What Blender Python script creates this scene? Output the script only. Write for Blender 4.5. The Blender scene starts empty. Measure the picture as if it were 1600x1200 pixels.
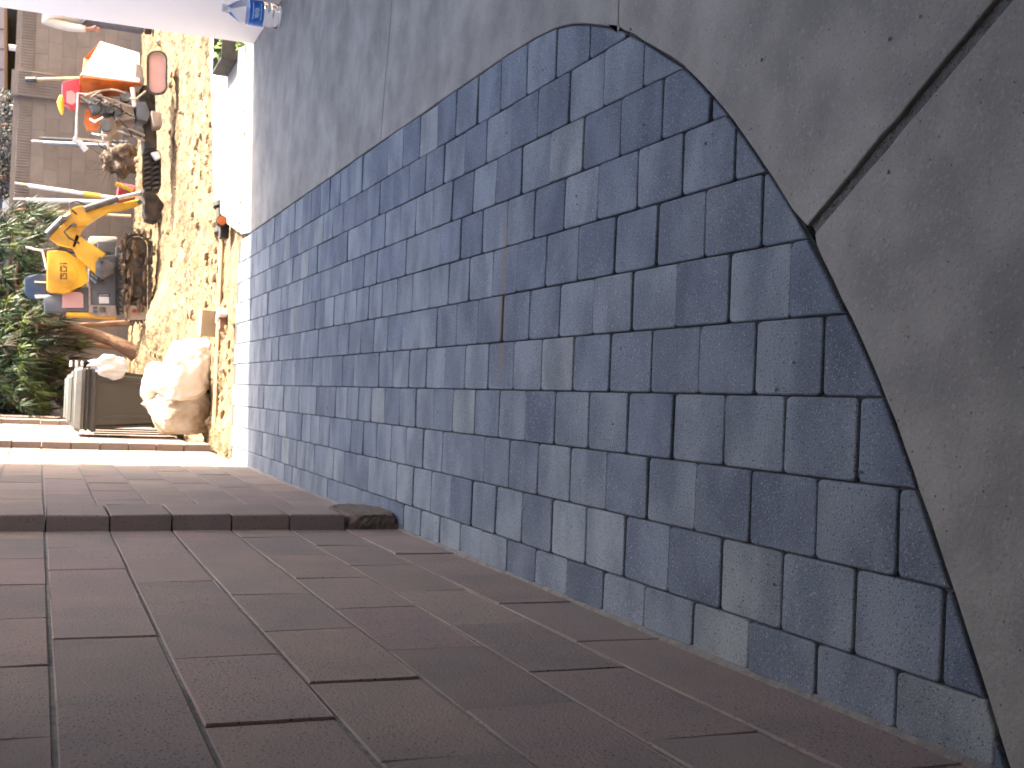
import bpy, bmesh, math, random
from mathutils import Vector, Matrix, noise
random.seed(7)
R_ = math.radians
SC = bpy.context.scene
COL = SC.collection

# ------------------------------------------------------------ camera
FPX, RHO, CAMH = 1856.0, 0.0435, 1.3          # focal length in px of a 1600 px frame, roll, eye height (m)
def cam_axes():
    gx, gy = -math.sin(RHO), math.cos(RHO)
    rx, ry = 5.0, -740.0
    d = -(rx*gx+ry*gy); th = math.atan(d/FPX)
    down = Vector((gx*math.cos(th), gy*math.cos(th), math.sin(th)))
    Y = Vector((rx, ry, FPX)).normalized(); Y -= down*Y.dot(down); Y.normalize()
    Z = -down; X = Y.cross(Z)
    return X, Y, Z
AX, AY, AZ = cam_axes()
def ray(u, v):
    d = Vector((600-v, u-800, FPX)); return Vector((AX.dot(d), AY.dot(d), AZ.dot(d)))
def at(u, v, Y):                               # point of the sight line at depth Y
    d = ray(u, v); t = Y/d.y; return Vector((d.x*t, Y, CAMH+d.z*t))
def gr(u, v, z=0.0):
    d = ray(u, v); t = (z-CAMH)/d.z; return Vector((d.x*t, d.y*t, z))
cam = bpy.data.cameras.new('camera'); co = bpy.data.objects.new('camera', cam); COL.objects.link(co)
right = Vector((AX.x, AY.x, AZ.x)); down = Vector((AX.y, AY.y, AZ.y)); fwd = Vector((AX.z, AY.z, AZ.z))
m = Matrix.Identity(4)
for i in range(3):
    m[i][0] = down[i]; m[i][1] = right[i]; m[i][2] = -fwd[i]
m[2][3] = CAMH
co.matrix_world = m                            # the phone is held upright, the picture lies on its side
cam.sensor_width = 36.0; cam.lens = FPX/1600*36.0; cam.clip_start = .05; cam.clip_end = 900
cam.dof.use_dof = True; cam.dof.focus_distance = 2.8; cam.dof.aperture_fstop = 11
SC.camera = co
# ------------------------------------------------------------ light
SUN_AZ = Vector((1.0, .16, 0)).normalized(); SUN_EL = R_(43)
tosun = SUN_AZ*math.cos(SUN_EL)+Vector((0, 0, math.sin(SUN_EL)))
w = bpy.data.worlds.new('World'); SC.world = w; w.use_nodes = True
nt = w.node_tree; nt.nodes.clear()
sky = nt.nodes.new('ShaderNodeTexSky'); sky.sky_type = 'NISHITA'; sky.sun_disc = False
sky.air_density = .8; sky.dust_density = 5.0; sky.ozone_density = .0; sky.sun_elevation = SUN_EL; sky.sun_rotation = math.atan2(SUN_AZ.x, SUN_AZ.y)
bg = nt.nodes.new('ShaderNodeBackground'); bg.inputs[1].default_value = .14
wo = nt.nodes.new('ShaderNodeOutputWorld')
nt.links.new(sky.outputs[0], bg.inputs[0]); nt.links.new(bg.outputs[0], wo.inputs[0])
sl = bpy.data.lights.new('sun', 'SUN'); sl.energy = 3.8; sl.angle = R_(.53); sl.color = (1, .91, .76)
so = bpy.data.objects.new('sun', sl); COL.objects.link(so)
so.rotation_euler = tosun.to_track_quat('Z', 'Y').to_euler()
vs = SC.view_settings; vs.view_transform = 'Standard'; vs.look = 'None'; vs.exposure = 2.62; vs.gamma = 1; vs.use_curve_mapping = False
SC.cycles.adaptive_threshold = .02; SC.cycles.max_bounces = 7; SC.cycles.diffuse_bounces = 4; SC.cycles.glossy_bounces = 3

# ------------------------------------------------------------ materials
MATS = {}
def mat(name, c1, c2=None, scale=8, rough=.8, bump=0.0, bscale=60, speck=0, speck_c=(.02, .02, .02), sscale=120,
        objcol=False, metal=0, stretch=None, alpha=None, detail=6, spec=None, big=None, bigscale=1.3, lo=.35, hi=.65, pits=None, light=0, stain=False, bdist=.01):
    if name in MATS: return MATS[name]
    M = bpy.data.materials.new(name); M.use_nodes = True; t = M.node_tree; N = t.nodes; L = t.links
    b = N['Principled BSDF']; b.inputs['Roughness'].default_value = rough; b.inputs['Metallic'].default_value = metal
    if spec is not None: b.inputs['Specular IOR Level'].default_value = spec
    geo = N.new('ShaderNodeNewGeometry'); vec = geo.outputs['Position']
    oi = N.new('ShaderNodeObjectInfo')
    # each piece reads its own stretch of the pattern
    add = N.new('ShaderNodeVectorMath'); add.operation = 'ADD'
    cmb = N.new('ShaderNodeCombineXYZ'); ml = N.new('ShaderNodeMath'); ml.operation = 'MULTIPLY'; ml.inputs[1].default_value = 37.0
    L.new(oi.outputs['Random'], ml.inputs[0])
    for k in range(3): L.new(ml.outputs[0], cmb.inputs[k])
    L.new(vec, add.inputs[0]); L.new(cmb.outputs[0], add.inputs[1]); v = add.outputs[0]
    if stretch:
        mp = N.new('ShaderNodeVectorMath'); mp.operation = 'MULTIPLY'; mp.inputs[1].default_value = stretch
        L.new(v, mp.inputs[0]); vv = mp.outputs[0]
    else: vv = v
    n1 = N.new('ShaderNodeTexNoise'); n1.inputs['Scale'].default_value = scale; n1.inputs['Detail'].default_value = detail
    L.new(vv, n1.inputs['Vector'])
    rp = N.new('ShaderNodeMapRange'); rp.inputs[1].default_value = lo; rp.inputs[2].default_value = hi; L.new(n1.outputs[0], rp.inputs[0])
    mx = N.new('ShaderNodeMix'); mx.data_type = 'RGBA'
    c2 = c2 or tuple(x*.7 for x in c1)
    mx.inputs[6].default_value = (*c1, 1); mx.inputs[7].default_value = (*c2, 1); L.new(rp.outputs[0], mx.inputs[0])
    col = mx.outputs[2]
    if big:
        n3 = N.new('ShaderNodeTexNoise'); n3.inputs['Scale'].default_value = bigscale; n3.inputs['Detail'].default_value = 4
        L.new(vec, n3.inputs['Vector'])
        r3 = N.new('ShaderNodeMapRange'); r3.inputs[1].default_value = .42; r3.inputs[2].default_value = .66; L.new(n3.outputs[0], r3.inputs[0])
        m3 = N.new('ShaderNodeMix'); m3.data_type = 'RGBA'; m3.blend_type = 'MULTIPLY'
        m3.inputs[7].default_value = (*big, 1); L.new(r3.outputs[0], m3.inputs[0]); L.new(col, m3.inputs[6]); col = m3.outputs[2]
    if objcol:
        mo = N.new('ShaderNodeMix'); mo.data_type = 'RGBA'; mo.blend_type = 'MULTIPLY'; mo.inputs[0].default_value = 1
        L.new(col, mo.inputs[6]); L.new(oi.outputs['Color'], mo.inputs[7]); col = mo.outputs[2]
    if speck:
        n2 = N.new('ShaderNodeTexNoise'); n2.inputs['Scale'].default_value = sscale; n2.inputs['Detail'].default_value = 2
        L.new(v, n2.inputs['Vector'])
        r2 = N.new('ShaderNodeMapRange'); r2.inputs[1].default_value = .62; r2.inputs[2].default_value = .72; r2.inputs[4].default_value = speck
        L.new(n2.outputs[0], r2.inputs[0])
        m2 = N.new('ShaderNodeMix'); m2.data_type = 'RGBA'; m2.inputs[7].default_value = (*speck_c, 1)
        L.new(r2.outputs[0], m2.inputs[0]); L.new(col, m2.inputs[6]); col = m2.outputs[2]
    if light:                                              # pale grains
        n4 = N.new('ShaderNodeTexNoise'); n4.inputs['Scale'].default_value = sscale*.8; n4.inputs['Detail'].default_value = 1
        a4 = N.new('ShaderNodeVectorMath'); a4.operation = 'ADD'; a4.inputs[1].default_value = (9.1, 4.7, 2.3); L.new(v, a4.inputs[0]); L.new(a4.outputs[0], n4.inputs['Vector'])
        r4 = N.new('ShaderNodeMapRange'); r4.inputs[1].default_value = .60; r4.inputs[2].default_value = .72; r4.inputs[4].default_value = light; L.new(n4.outputs[0], r4.inputs[0])
        m4 = N.new('ShaderNodeMix'); m4.data_type = 'RGBA'; m4.inputs[7].default_value = (.36, .36, .37, 1); L.new(r4.outputs[0], m4.inputs[0]); L.new(col, m4.inputs[6]); col = m4.outputs[2]
    for (ps, pr_, pp_, pc) in (pits or ()):                # scattered small holes and dark grains
        vo = N.new('ShaderNodeTexVoronoi'); vo.inputs['Scale'].default_value = ps; L.new(v, vo.inputs['Vector'])
        lt = N.new('ShaderNodeMapRange'); lt.inputs[1].default_value = pr_; lt.inputs[2].default_value = pr_*.6; L.new(vo.outputs['Distance'], lt.inputs[0])
        sx = N.new('ShaderNodeSeparateXYZ'); L.new(vo.outputs['Color'], sx.inputs[0])
        ls = N.new('ShaderNodeMath'); ls.operation = 'LESS_THAN'; ls.inputs[1].default_value = pp_; L.new(sx.outputs[0], ls.inputs[0])
        mu = N.new('ShaderNodeMath'); mu.operation = 'MULTIPLY'; L.new(lt.outputs[0], mu.inputs[0]); L.new(ls.outputs[0], mu.inputs[1])
        m5 = N.new('ShaderNodeMix'); m5.data_type = 'RGBA'; m5.inputs[7].default_value = (*pc, 1); L.new(mu.outputs[0], m5.inputs[0]); L.new(col, m5.inputs[6]); col = m5.outputs[2]
    if stain:                                              # rust-brown streak left across the pavers
        sp_ = N.new('ShaderNodeSeparateXYZ'); L.new(vec, sp_.inputs[0])
        ns = N.new('ShaderNodeTexNoise'); ns.inputs['Scale'].default_value = 5; L.new(vec, ns.inputs['Vector'])
        wv = N.new('ShaderNodeMath'); wv.operation = 'MULTIPLY_ADD'; wv.inputs[1].default_value = .05; L.new(ns.outputs[0], wv.inputs[0]); L.new(sp_.outputs[1], wv.inputs[2])
        sb = N.new('ShaderNodeMath'); sb.operation = 'SUBTRACT'; sb.inputs[1].default_value = 3.395; L.new(wv.outputs[0], sb.inputs[0])
        ab = N.new('ShaderNodeMath'); ab.operation = 'ABSOLUTE'; L.new(sb.outputs[0], ab.inputs[0])
        r6 = N.new('ShaderNodeMapRange'); r6.inputs[1].default_value = .03; r6.inputs[2].default_value = .008; L.new(ab.outputs[0], r6.inputs[0])
        x6 = N.new('ShaderNodeMapRange'); x6.inputs[1].default_value = -.08; x6.inputs[2].default_value = .05; L.new(sp_.outputs[0], x6.inputs[0])
        x7 = N.new('ShaderNodeMapRange'); x7.inputs[1].default_value = .74; x7.inputs[2].default_value = .6; L.new(sp_.outputs[0], x7.inputs[0])
        k1 = N.new('ShaderNodeMath'); k1.operation = 'MULTIPLY'; L.new(r6.outputs[0], k1.inputs[0]); L.new(x6.outputs[0], k1.inputs[1])
        k2 = N.new('ShaderNodeMath'); k2.operation = 'MULTIPLY'; L.new(k1.outputs[0], k2.inputs[0]); L.new(x7.outputs[0], k2.inputs[1])
        k4 = N.new('ShaderNodeMapRange'); k4.inputs[1].default_value = .3; k4.inputs[2].default_value = .5; k4.inputs[4].default_value = .7
        n7 = N.new('ShaderNodeTexNoise'); n7.inputs['Scale'].default_value = 9; L.new(vec, n7.inputs['Vector']); L.new(n7.outputs[0], k4.inputs[0])
        k3 = N.new('ShaderNodeMath'); k3.operation = 'MULTIPLY'; L.new(k2.outputs[0], k3.inputs[0]); L.new(k4.outputs[0], k3.inputs[1])
        m6 = N.new('ShaderNodeMix'); m6.data_type = 'RGBA'; m6.inputs[7].default_value = (.17, .13, .095, 1); L.new(k3.outputs[0], m6.inputs[0]); L.new(col, m6.inputs[6]); col = m6.outputs[2]
    L.new(col, b.inputs['Base Color'])
    if bump:
        nb = N.new('ShaderNodeTexNoise'); nb.inputs['Scale'].default_value = bscale; nb.inputs['Detail'].default_value = 5
        L.new(v, nb.inputs['Vector'])
        bp = N.new('ShaderNodeBump'); bp.inputs['Strength'].default_value = bump; bp.inputs['Distance'].default_value = bdist
        L.new(nb.outputs[0], bp.inputs['Height']); L.new(bp.outputs[0], b.inputs['Normal'])
    if alpha is not None:
        b.inputs['Transmission Weight'].default_value = alpha; b.inputs['IOR'].default_value = 1.33
    MATS[name] = M
    M['col_node'] = mx.name
    return M

# ------------------------------------------------------------ mesh helpers
class MB:
    def __init__(s, M=None): s.v = []; s.f = []; s.M = M
    def _a(s, vs, fs):
        o = len(s.v)
        s.v += [(s.M @ Vector(p)) if s.M else Vector(p) for p in vs]
        s.f += [[o+i for i in f] for f in fs]; return s
    def box(s, c, d, rz=0, rx=0, ry=0, ch=0):
        c = Vector(c); h = Vector(d)/2
        Rm = Matrix.Rotation(rz, 3, 'Z') @ Matrix.Rotation(ry, 3, 'Y') @ Matrix.Rotation(rx, 3, 'X')
        if ch:
            bm = bmesh.new(); bmesh.ops.create_cube(bm, size=1)
            for q in bm.verts: q.co = Vector((q.co.x*d[0], q.co.y*d[1], q.co.z*d[2]))
            bmesh.ops.bevel(bm, geom=bm.edges[:], offset=ch, segments=2, affect='EDGES', profile=.6)
            bm.verts.index_update()
            vs = [c+Rm @ q.co for q in bm.verts]; fs = [[q.index for q in f.verts] for f in bm.faces]; bm.free()
            return s._a(vs, fs)
        vs = [c+Rm @ Vector((sx*h.x, sy*h.y, sz*h.z)) for sz in (-1, 1) for sx, sy in ((-1, -1), (1, -1), (1, 1), (-1, 1))]
        return s._a(vs, [(3, 2, 1, 0), (4, 5, 6, 7), (0, 1, 5, 4), (1, 2, 6, 5), (2, 3, 7, 6), (3, 0, 4, 7)])
    def tube(s, pts, r, n=8, cap=True):
        pts = [Vector(p) for p in pts]; k = len(pts)
        rs = r if isinstance(r, (list, tuple)) else [r]*k
        vs = []; fs = []
        up = None
        for i, p in enumerate(pts):
            t = (pts[min(i+1, k-1)]-pts[max(i-1, 0)]).normalized()
            if up is None:
                up = Vector((0, 0, 1)) if abs(t.z) < .9 else Vector((1, 0, 0))
            a = t.cross(up).normalized(); b = a.cross(t).normalized(); up = b
            for j in range(n):
                an = 2*math.pi*j/n; vs.append(p+(a*math.cos(an)+b*math.sin(an))*rs[i])
        for i in range(k-1):
            for j in range(n):
                fs.append((i*n+j, i*n+(j+1) % n, (i+1)*n+(j+1) % n, (i+1)*n+j))
        if cap: fs += [tuple(range(n-1, -1, -1)), tuple((k-1)*n+j for j in range(n))]
        return s._a(vs, fs)
    def lathe(s, prof, c=(0, 0, 0), n=20):       # prof: (r, z)
        c = Vector(c); vs = []; fs = []
        for r, z in prof:
            for j in range(n):
                a = 2*math.pi*j/n; vs.append(c+Vector((r*math.cos(a), r*math.sin(a), z)))
        for i in range(len(prof)-1):
            for j in range(n): fs.append((i*n+j, i*n+(j+1) % n, (i+1)*n+(j+1) % n, (i+1)*n+j))
        fs += [tuple(range(n-1, -1, -1)), tuple((len(prof)-1)*n+j for j in range(n))]
        return s._a(vs, fs)
    def prism(s, poly, off, ch=0):               # closed outline (3D points) pushed along off, edges eased by ch
        P = [Vector(p) for p in poly]; off = Vector(off); n = len(P)
        nn = Vector((0, 0, 0))
        for i in range(n): nn += P[i].cross(P[(i+1) % n])
        if nn.dot(off) > 0: P.reverse()          # first cap looks away from off
        bm = bmesh.new()
        a = [bm.verts.new(p) for p in P]; b = [bm.verts.new(p+off) for p in P]
        bm.faces.new(a); bm.faces.new(list(reversed(b)))
        for i in range(n): bm.faces.new((a[(i+1) % n], a[i], b[i], b[(i+1) % n]))
        if ch: bmesh.ops.bevel(bm, geom=bm.edges[:], offset=ch, segments=2, affect='EDGES', profile=.6)
        bmesh.ops.recalc_face_normals(bm, faces=bm.faces)
        bm.verts.index_update()
        vs = [q.co.copy() for q in bm.verts]; fs = [[q.index for q in f.verts] for f in bm.faces]; bm.free()
        return s._a(vs, fs)
    def ball(s, c, r, sub=2, amp=0, fr=3, seed=0):
        bm = bmesh.new(); bmesh.ops.create_icosphere(bm, subdivisions=sub, radius=1)
        c = Vector(c); rr = Vector(r) if isinstance(r, (list, tuple)) else Vector((r, r, r))
        bm.verts.index_update(); vs = []
        for q in bm.verts:
            k = 1+amp*noise.noise(q.co*fr+Vector((seed*7.3, seed*3.1, seed)))
            vs.append(c+Vector((q.co.x*rr.x, q.co.y*rr.y, q.co.z*rr.z))*k)
        fs = [[q.index for q in f.verts] for f in bm.faces]; bm.free()
        return s._a(vs, fs)
    def build(s, name, M, parent=None, smooth=False, loc=None):
        org = Vector(loc) if loc is not None else Vector((0, 0, 0))
        p = parent
        base = Vector((0, 0, 0))
        while p is not None: base += p.location; p = p.parent
        me = bpy.data.meshes.new(name); me.from_pydata([tuple(q-org) for q in s.v], [], s.f); me.update()
        if smooth:
            me.shade_smooth()
            try: me.set_sharp_from_angle(angle=R_(35))
            except Exception: pass
        o = bpy.data.objects.new(name, me); COL.objects.link(o); me.materials.append(M)
        o.parent = parent; o.location = org-base
        return o
def tag(o, label, cat, group=None):
    o['label'] = label; o['category'] = cat
    if group: o['group'] = group
    return o
def thing(name, loc, label, cat, group=None):
    o = bpy.data.objects.new(name, None); COL.objects.link(o); o.location = loc; o.empty_display_size = .1
    return tag(o, label, cat, group)
def struct(o): o['kind'] = 'structure'; return o
def stuff(o): o['kind'] = 'stuff'; return o
def jit(a): return random.uniform(-a, a)

# ------------------------------------------------------------ palette
m_paver = mat('paver', (.101, .122, .153), (.180, .208, .234), scale=4.2, rough=.85, bump=.4, bscale=260, speck=.8, speck_c=(.045, .05, .062), sscale=260, objcol=True, stretch=(1, 1.6, 1), lo=.38, hi=.62, light=.55, pits=[(130, .26, .6, (.045, .048, .06)), (55, .09, .06, (.04, .04, .045))], stain=True)
m_conc = mat('concrete', (.300, .282, .246), (.205, .194, .172), scale=6.5, rough=.88, bump=.24, bscale=120, speck=.5, speck_c=(.13, .12, .11), sscale=150, big=(.80, .80, .80), bigscale=2.2, detail=10, pits=[(60, .13, .22, (.05, .046, .042)), (24, .06, .07, (.06, .055, .05)), (160, .2, .25, (.1, .094, .087))], light=.3)
m_sand = mat('joint_sand', (.095, .09, .08), (.05, .047, .043), scale=60, rough=1, bump=.6, bscale=200)
m_block = mat('wall_block', (.252, .184, .150), (.210, .162, .137), scale=5, rough=.9, bump=.3, bscale=200, speck=.6, speck_c=(.09, .065, .054), sscale=170, objcol=True, pits=[(95, .24, .5, (.045, .034, .03)), (40, .1, .2, (.03, .024, .02))], light=.12)
m_mortar = mat('mortar', (.22, .20, .175), (.15, .135, .12), scale=40, rough=1, bump=.5, bscale=150)
m_rough = mat('rough_mortar', (.17, .125, .095), (.09, .068, .052), scale=30, rough=1, bump=1, bscale=60)
m_white = mat('white_plaster', (.88, .84, .80), (.86, .82, .78), scale=3, rough=.9, bump=.1, bscale=120)
m_dirt = mat('dirt', (.27, .185, .092), (.15, .10, .052), scale=4, rough=1, bump=1, bscale=13, bdist=.06, speck=.6, speck_c=(.10, .07, .04), sscale=18, big=(.55, .5, .45), bigscale=1.6)
m_garden = mat('garden_block', (.225, .185, .152), (.195, .16, .132), scale=6, rough=.95, bump=.3, bscale=90, objcol=True)

# ------------------------------------------------------------ ground
g = MB(); g._a([(-400, -300, -.32), (400, -300, -.32), (400, 600, -.32), (-400, 600, -.32)], [(0, 1, 2, 3)])
struct(g.build('ground', m_dirt))

# ------------------------------------------------------------ paver path
EDGE = [(1.062, 8.75), (1.062, 4.6), (1.060, 3.60), (1.056, 3.30), (1.042, 3.06), (1.009, 2.885), (.951, 2.705), (.905, 2.587), (.850, 2.485), (.757, 2.317), (.62, 2.135), (.473, 1.975),
        (.339, 1.845), (.194, 1.722), (.052, 1.618), (-.092, 1.528), (-.236, 1.446), (-.371, 1.372), (-.53, 1.29)]
K = 4
def smooth_line(P, k):
    out = []
    for i in range(len(P)-1):
        p0, p1, p2, p3 = (Vector(P[max(i-1, 0)]), Vector(P[i]), Vector(P[i+1]), Vector(P[min(i+2, len(P)-1)]))
        for j in range(k):
            t = j/k; q = .5*((2*p1)+(p2-p0)*t+(2*p0-5*p1+4*p2-p3)*t*t+(3*p1-p0-3*p2+p3)*t**3); out.append((min(q.x, 1.0625), q.y))
    return out+[P[-1]]
EDGE = [EDGE[0]]+smooth_line(EDGE[1:], K)
ei = lambda i: 1+(i-1)*K                      # where control point i sits in the smoothed line
WX = -.514
base = MB(); base._a([(x, y, -.011) for x, y in EDGE]+[(WX-.02, 1.29, -.011), (WX-.02, 8.75, -.011)], [tuple(range(len(EDGE)+2))[::-1]])
path = struct(base.build('paver_path', m_sand))
def clip(poly, a, b, off):
    # keep what lies left of a->b, moved inwards by off
    d = Vector((b[0]-a[0], b[1]-a[1])).normalized(); n = Vector((-d.y, d.x))
    f = lambda p: (p[0]-a[0])*n.x+(p[1]-a[1])*n.y-off
    out = []
    for i in range(len(poly)):
        p, q = poly[i], poly[(i+1) % len(poly)]; fp, fq = f(p), f(q)
        if fp >= 0: out.append(p)
        if (fp >= 0) != (fq >= 0):
            t = fp/(fp-fq); out.append((p[0]+(q[0]-p[0])*t, p[1]+(q[1]-p[1])*t))
    return out
ER = list(reversed(EDGE))
def inset(poly, d):
    n = len(poly); out = []
    for i in range(n):
        p0, p, p1 = Vector(poly[i-1]), Vector(poly[i]), Vector(poly[(i+1) % n])
        e0 = (p-p0).normalized(); e1 = (p1-p).normalized()
        n0 = Vector((-e0.y, e0.x)); n1 = Vector((-e1.y, e1.x)); b = n0+n1
        if b.length < 1e-4: b = n0.copy()
        b.normalize(); k = d/max(.5, b.dot(n0)); out.append(p+b*k)
    return out
def area(P): return .5*sum(P[i-1][0]*P[i][1]-P[i][0]*P[i-1][1] for i in range(len(P)))
LX = [WX+.004, -.412, -.265, -.120, .026, .171, .315, .461, .604, .749, .894, 1.07]
PH = [1.758, 1.657, 1.767, 1.662, 1.770, 1.662, 1.765, 1.655, 1.760, 1.650, 1.748]
PAL = [(1.0, 1.0, 1.0), (.78, .80, .86), (1.2, 1.19, 1.15), (.86, .89, .96), (1.1, 1.1, 1.1), (.66, .69, .78), (1.28, 1.22, 1.08)]
def paver(x0, x1, y0, y1):
    gx, gy = .0013, .002
    c = .013
    x0 += gx; x1 -= gx; y0 += gy+jit(.001); y1 -= gy+jit(.001)
    if y1-y0 < .02: return None
    cs = min(c, (y1-y0)/3)
    poly = []
    for (cx, cy, a0) in ((x1-c*.7, y0+cs, -90), (x1-c*.7, y1-cs, 0), (x0+c*.7, y1-cs, 90), (x0+c*.7, y0+cs, 180)):
        for k in (0, 45, 90):
            an = R_(a0+k); poly.append((cx+math.cos(an)*c*.7, cy+math.sin(an)*cs))
    for a, b in zip(ER[:-1], ER[1:]):
        if min(p[1] for p in poly) > 4.7 and x1 < 1.05: break
        poly = clip(poly, a, b, .004)
        if len(poly) < 3: return None
    P = []
    for p in poly:
        if not P or (Vector(p)-Vector(P[-1])).length > .003: P.append(p)
    if len(P) > 2 and (Vector(P[0])-Vector(P[-1])).length < .003: P.pop()
    if len(P) < 3 or area(P) < .0006: return None
    return P
cand = []
for r in range(len(PH)):
    k = -3
    while True:
        y0 = PH[r]+k*.2128; y1 = y0+.2128; k += 1
        if y0 > 8.55: break
        if y1 > 8.7: y1 = 8.7
        P = paver(LX[r], LX[r+1], y0, y1)
        if P: cand.append((P, .5*(y0+y1)))
cand.sort(key=lambda c: -abs(area(c[0]))/(c[1]**2.9+.6))
def paver_mesh(mb, P, zt, tx, ty, cx, cy):
    n = len(P)
    inr = inset(P, .0036); inr2 = inset(P, .001)
    zz = lambda x, y: zt+tx*(x-cx)+ty*(y-cy)
    vs = [(p[0], p[1], -.05) for p in P]+[(p[0], p[1], zz(*p)-.0048) for p in P]+[(p.x, p.y, zz(p.x, p.y)-.0018) for p in inr2]+[(p.x, p.y, zz(p.x, p.y)) for p in inr]
    fs = []
    for r in range(3):
        for i in range(n): fs.append((r*n+i, r*n+(i+1) % n, (r+1)*n+(i+1) % n, (r+1)*n+i))
    fs.append(tuple(3*n+i for i in range(n)))
    mb._a(vs, fs)
rest = {}
for i, (P, yc) in enumerate(cand):
    cx = sum(p[0] for p in P)/len(P); cy = sum(p[1] for p in P)/len(P)
    args = (jit(.0024), jit(.014), jit(.012), cx, cy)
    w_ = random.choices(PAL, (5, 3, 3, 4, 3, 2, 1))[0]
    if i < 300:
        mb = MB(); paver_mesh(mb, P, *args)
        o = mb.build('paver', m_paver, path, smooth=False, loc=(cx, cy, 0))
        o.color = (*w_, 1)
        for f in o.data.polygons: f.use_smooth = False
    else:
        paver_mesh(rest.setdefault(PAL.index(w_), MB()), P, *args)
allrest = MB()
for k in rest: allrest._a(rest[k].v, rest[k].f)
o = stuff(allrest.build('far_pavers', m_paver, path)); o.color = (1.05, 1.05, 1.05, 1)

gm = MB()
for i in range(130):
    x, y = random.uniform(-.5, 1.0), 1.5+6*random.random()**1.6; rr = random.uniform(.0012, .004)
    gm.ball((x, y, .002+rr*.4), (rr*random.uniform(.7, 1.4), rr*random.uniform(.7, 1.4), rr*.7), sub=1)
stuff(gm.build('loose_grit', mat('grit', (.36, .34, .30), (.12, .11, .10), scale=30, rough=1), path))
# ------------------------------------------------------------ concrete slabs
slabs = bpy.data.objects.new('patio_slab', None); COL.objects.link(slabs); struct(slabs)
def slab(poly, top, name='slab', M=m_conc, sub=True, ch=.004):
    n = len(poly)
    if area(poly) < 0: poly = poly[::-1]
    i1 = inset(poly, ch*.35); i2 = inset(poly, ch)
    vs = [(p[0], p[1], top-.1) for p in poly]+[(p[0], p[1], top-ch) for p in poly]+[(p.x, p.y, top-ch*.3) for p in i1]+[(p.x, p.y, top) for p in i2]
    fs = []
    for r in range(3):
        for i in range(n): fs.append((r*n+i, r*n+(i+1) % n, (r+1)*n+(i+1) % n, (r+1)*n+i))
    fs.append(tuple(3*n+i for i in range(n)))
    mb = MB(); mb._a(vs, fs); return mb.build(name, M, slabs)
RX = 2.41
def wav(a, b, n, amp, seed):
    out = []
    for i in range(n+1):
        t = i/n; p = Vector(a).lerp(Vector(b), t); d = (Vector(b)-Vector(a)).normalized()
        k = amp*noise.noise(Vector((t*9, seed, .3)))*(1 if 0 < i < n else 0)
        out.append((p.x-d.y*k, p.y+d.x*k))
    return out
E_ = lambda i: (EDGE[i][0]+.001+.0025*noise.noise(Vector((i*.8, 1, 0))), EDGE[i][1]-.001+.0025*noise.noise(Vector((i*.8, 9, 0))))
# far slab, running out into the sun; then the slab between the saw cut and the crack; then the two near slabs
cut = wav((1.066, 4.872), (RX, 4.65), 10, .006, 2)
slab([(1.066, 8.2), (1.10, 8.6), (1.27, 9.35), (1.40, 9.72), (3.1, 10.47), (6.5, 11.98), (6.5, 8.42), (RX, 8.42)]+[(x, y+.003) for x, y in cut[::-1]], 0)
crack = wav((.926, 2.642), (RX, 2.60), 26, .02, 5)
slab([(x, y-.003) for x, y in cut]+[(x, y+.0018) for x, y in crack[::-1]]+[E_(i) for i in range(ei(6)+2, 0, -1)], 0)
G0, G1 = Vector((.327, 1.822)), Vector((.99, .77))          # the open joint runs down and away
gd = (G1-G0).normalized(); gn = Vector((-gd.y, gd.x))
def gline(off, n, amp, seed, t0=0.):
    out = []
    for i in range(n+1):
        p = G0.lerp(G1, t0+(1-t0)*i/n)+gn*(off+amp*noise.noise(Vector((i*.9, seed, 0))))
        out.append((p.x, p.y))
    return out
gr1 = gline(.0145, 26, .005, 3); gr2 = gline(-.0145, 22, .002, 8, .01)
slab([(x, y-.0018) for x, y in crack]+[(RX, .4), (1.3, .4)]+gr1[::-1]+[E_(i) for i in range(ei(12)-1, ei(6)+2, -1)]+[(E_(ei(6)+2)[0]-.001, E_(ei(6)+2)[1]-.005)], 0, ch=.003)
slab(gr2+[(1.28, .38), (RX, .38), (RX, -5), (WX-.3, -5), (WX-.3, 1.24)]+[(EDGE[i][0]+.003+.004*noise.noise(Vector((i*.7, 4, 0))), EDGE[i][1]-.005+.004*noise.noise(Vector((i*.7, 6, 0)))) for i in range(len(EDGE)-1, ei(12)+1, -1)]+[(.301, 1.798)], .001, ch=.004)
jb = MB(); jb._a([(WX-.4, -5, -.03), (RX, -5, -.03), (RX, 8.4, -.03), (1.06, 8.4, -.03), (1.06, 3.3, -.03)]+[(x, y, -.03) for x, y in EDGE[ei(4):]], [tuple(range(5+len(EDGE)-ei(4)))])
jb.build('joint_bed', m_sand, slabs)
m_fill = mat('joint_fill', (.15, .145, .135), (.09, .086, .08), scale=45, rough=1, bump=.8, bscale=220)
fl = MB(); fa = gline(.035, 4, 0, 1); fb = gline(-.035, 4, 0, 1, .01)
fl._a([(x, y, -.0125) for x, y in fa]+[(x, y, -.0065) for x, y in fb], [(i, 5+i, 6+i, i+1) for i in range(4)]); fl.build('joint_fill', m_fill, slabs)
mb = MB()
for i in range(200):                                       # grit lying in the open joint
    t = random.random(); p = G0.lerp(G1, t)+gn*jit(.011)
    mb.ball((p.x, p.y, -.0095+jit(.001)), random.uniform(.0008, .0022), sub=1)
stuff(mb.build('joint_grit', m_sand, slabs))

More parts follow.
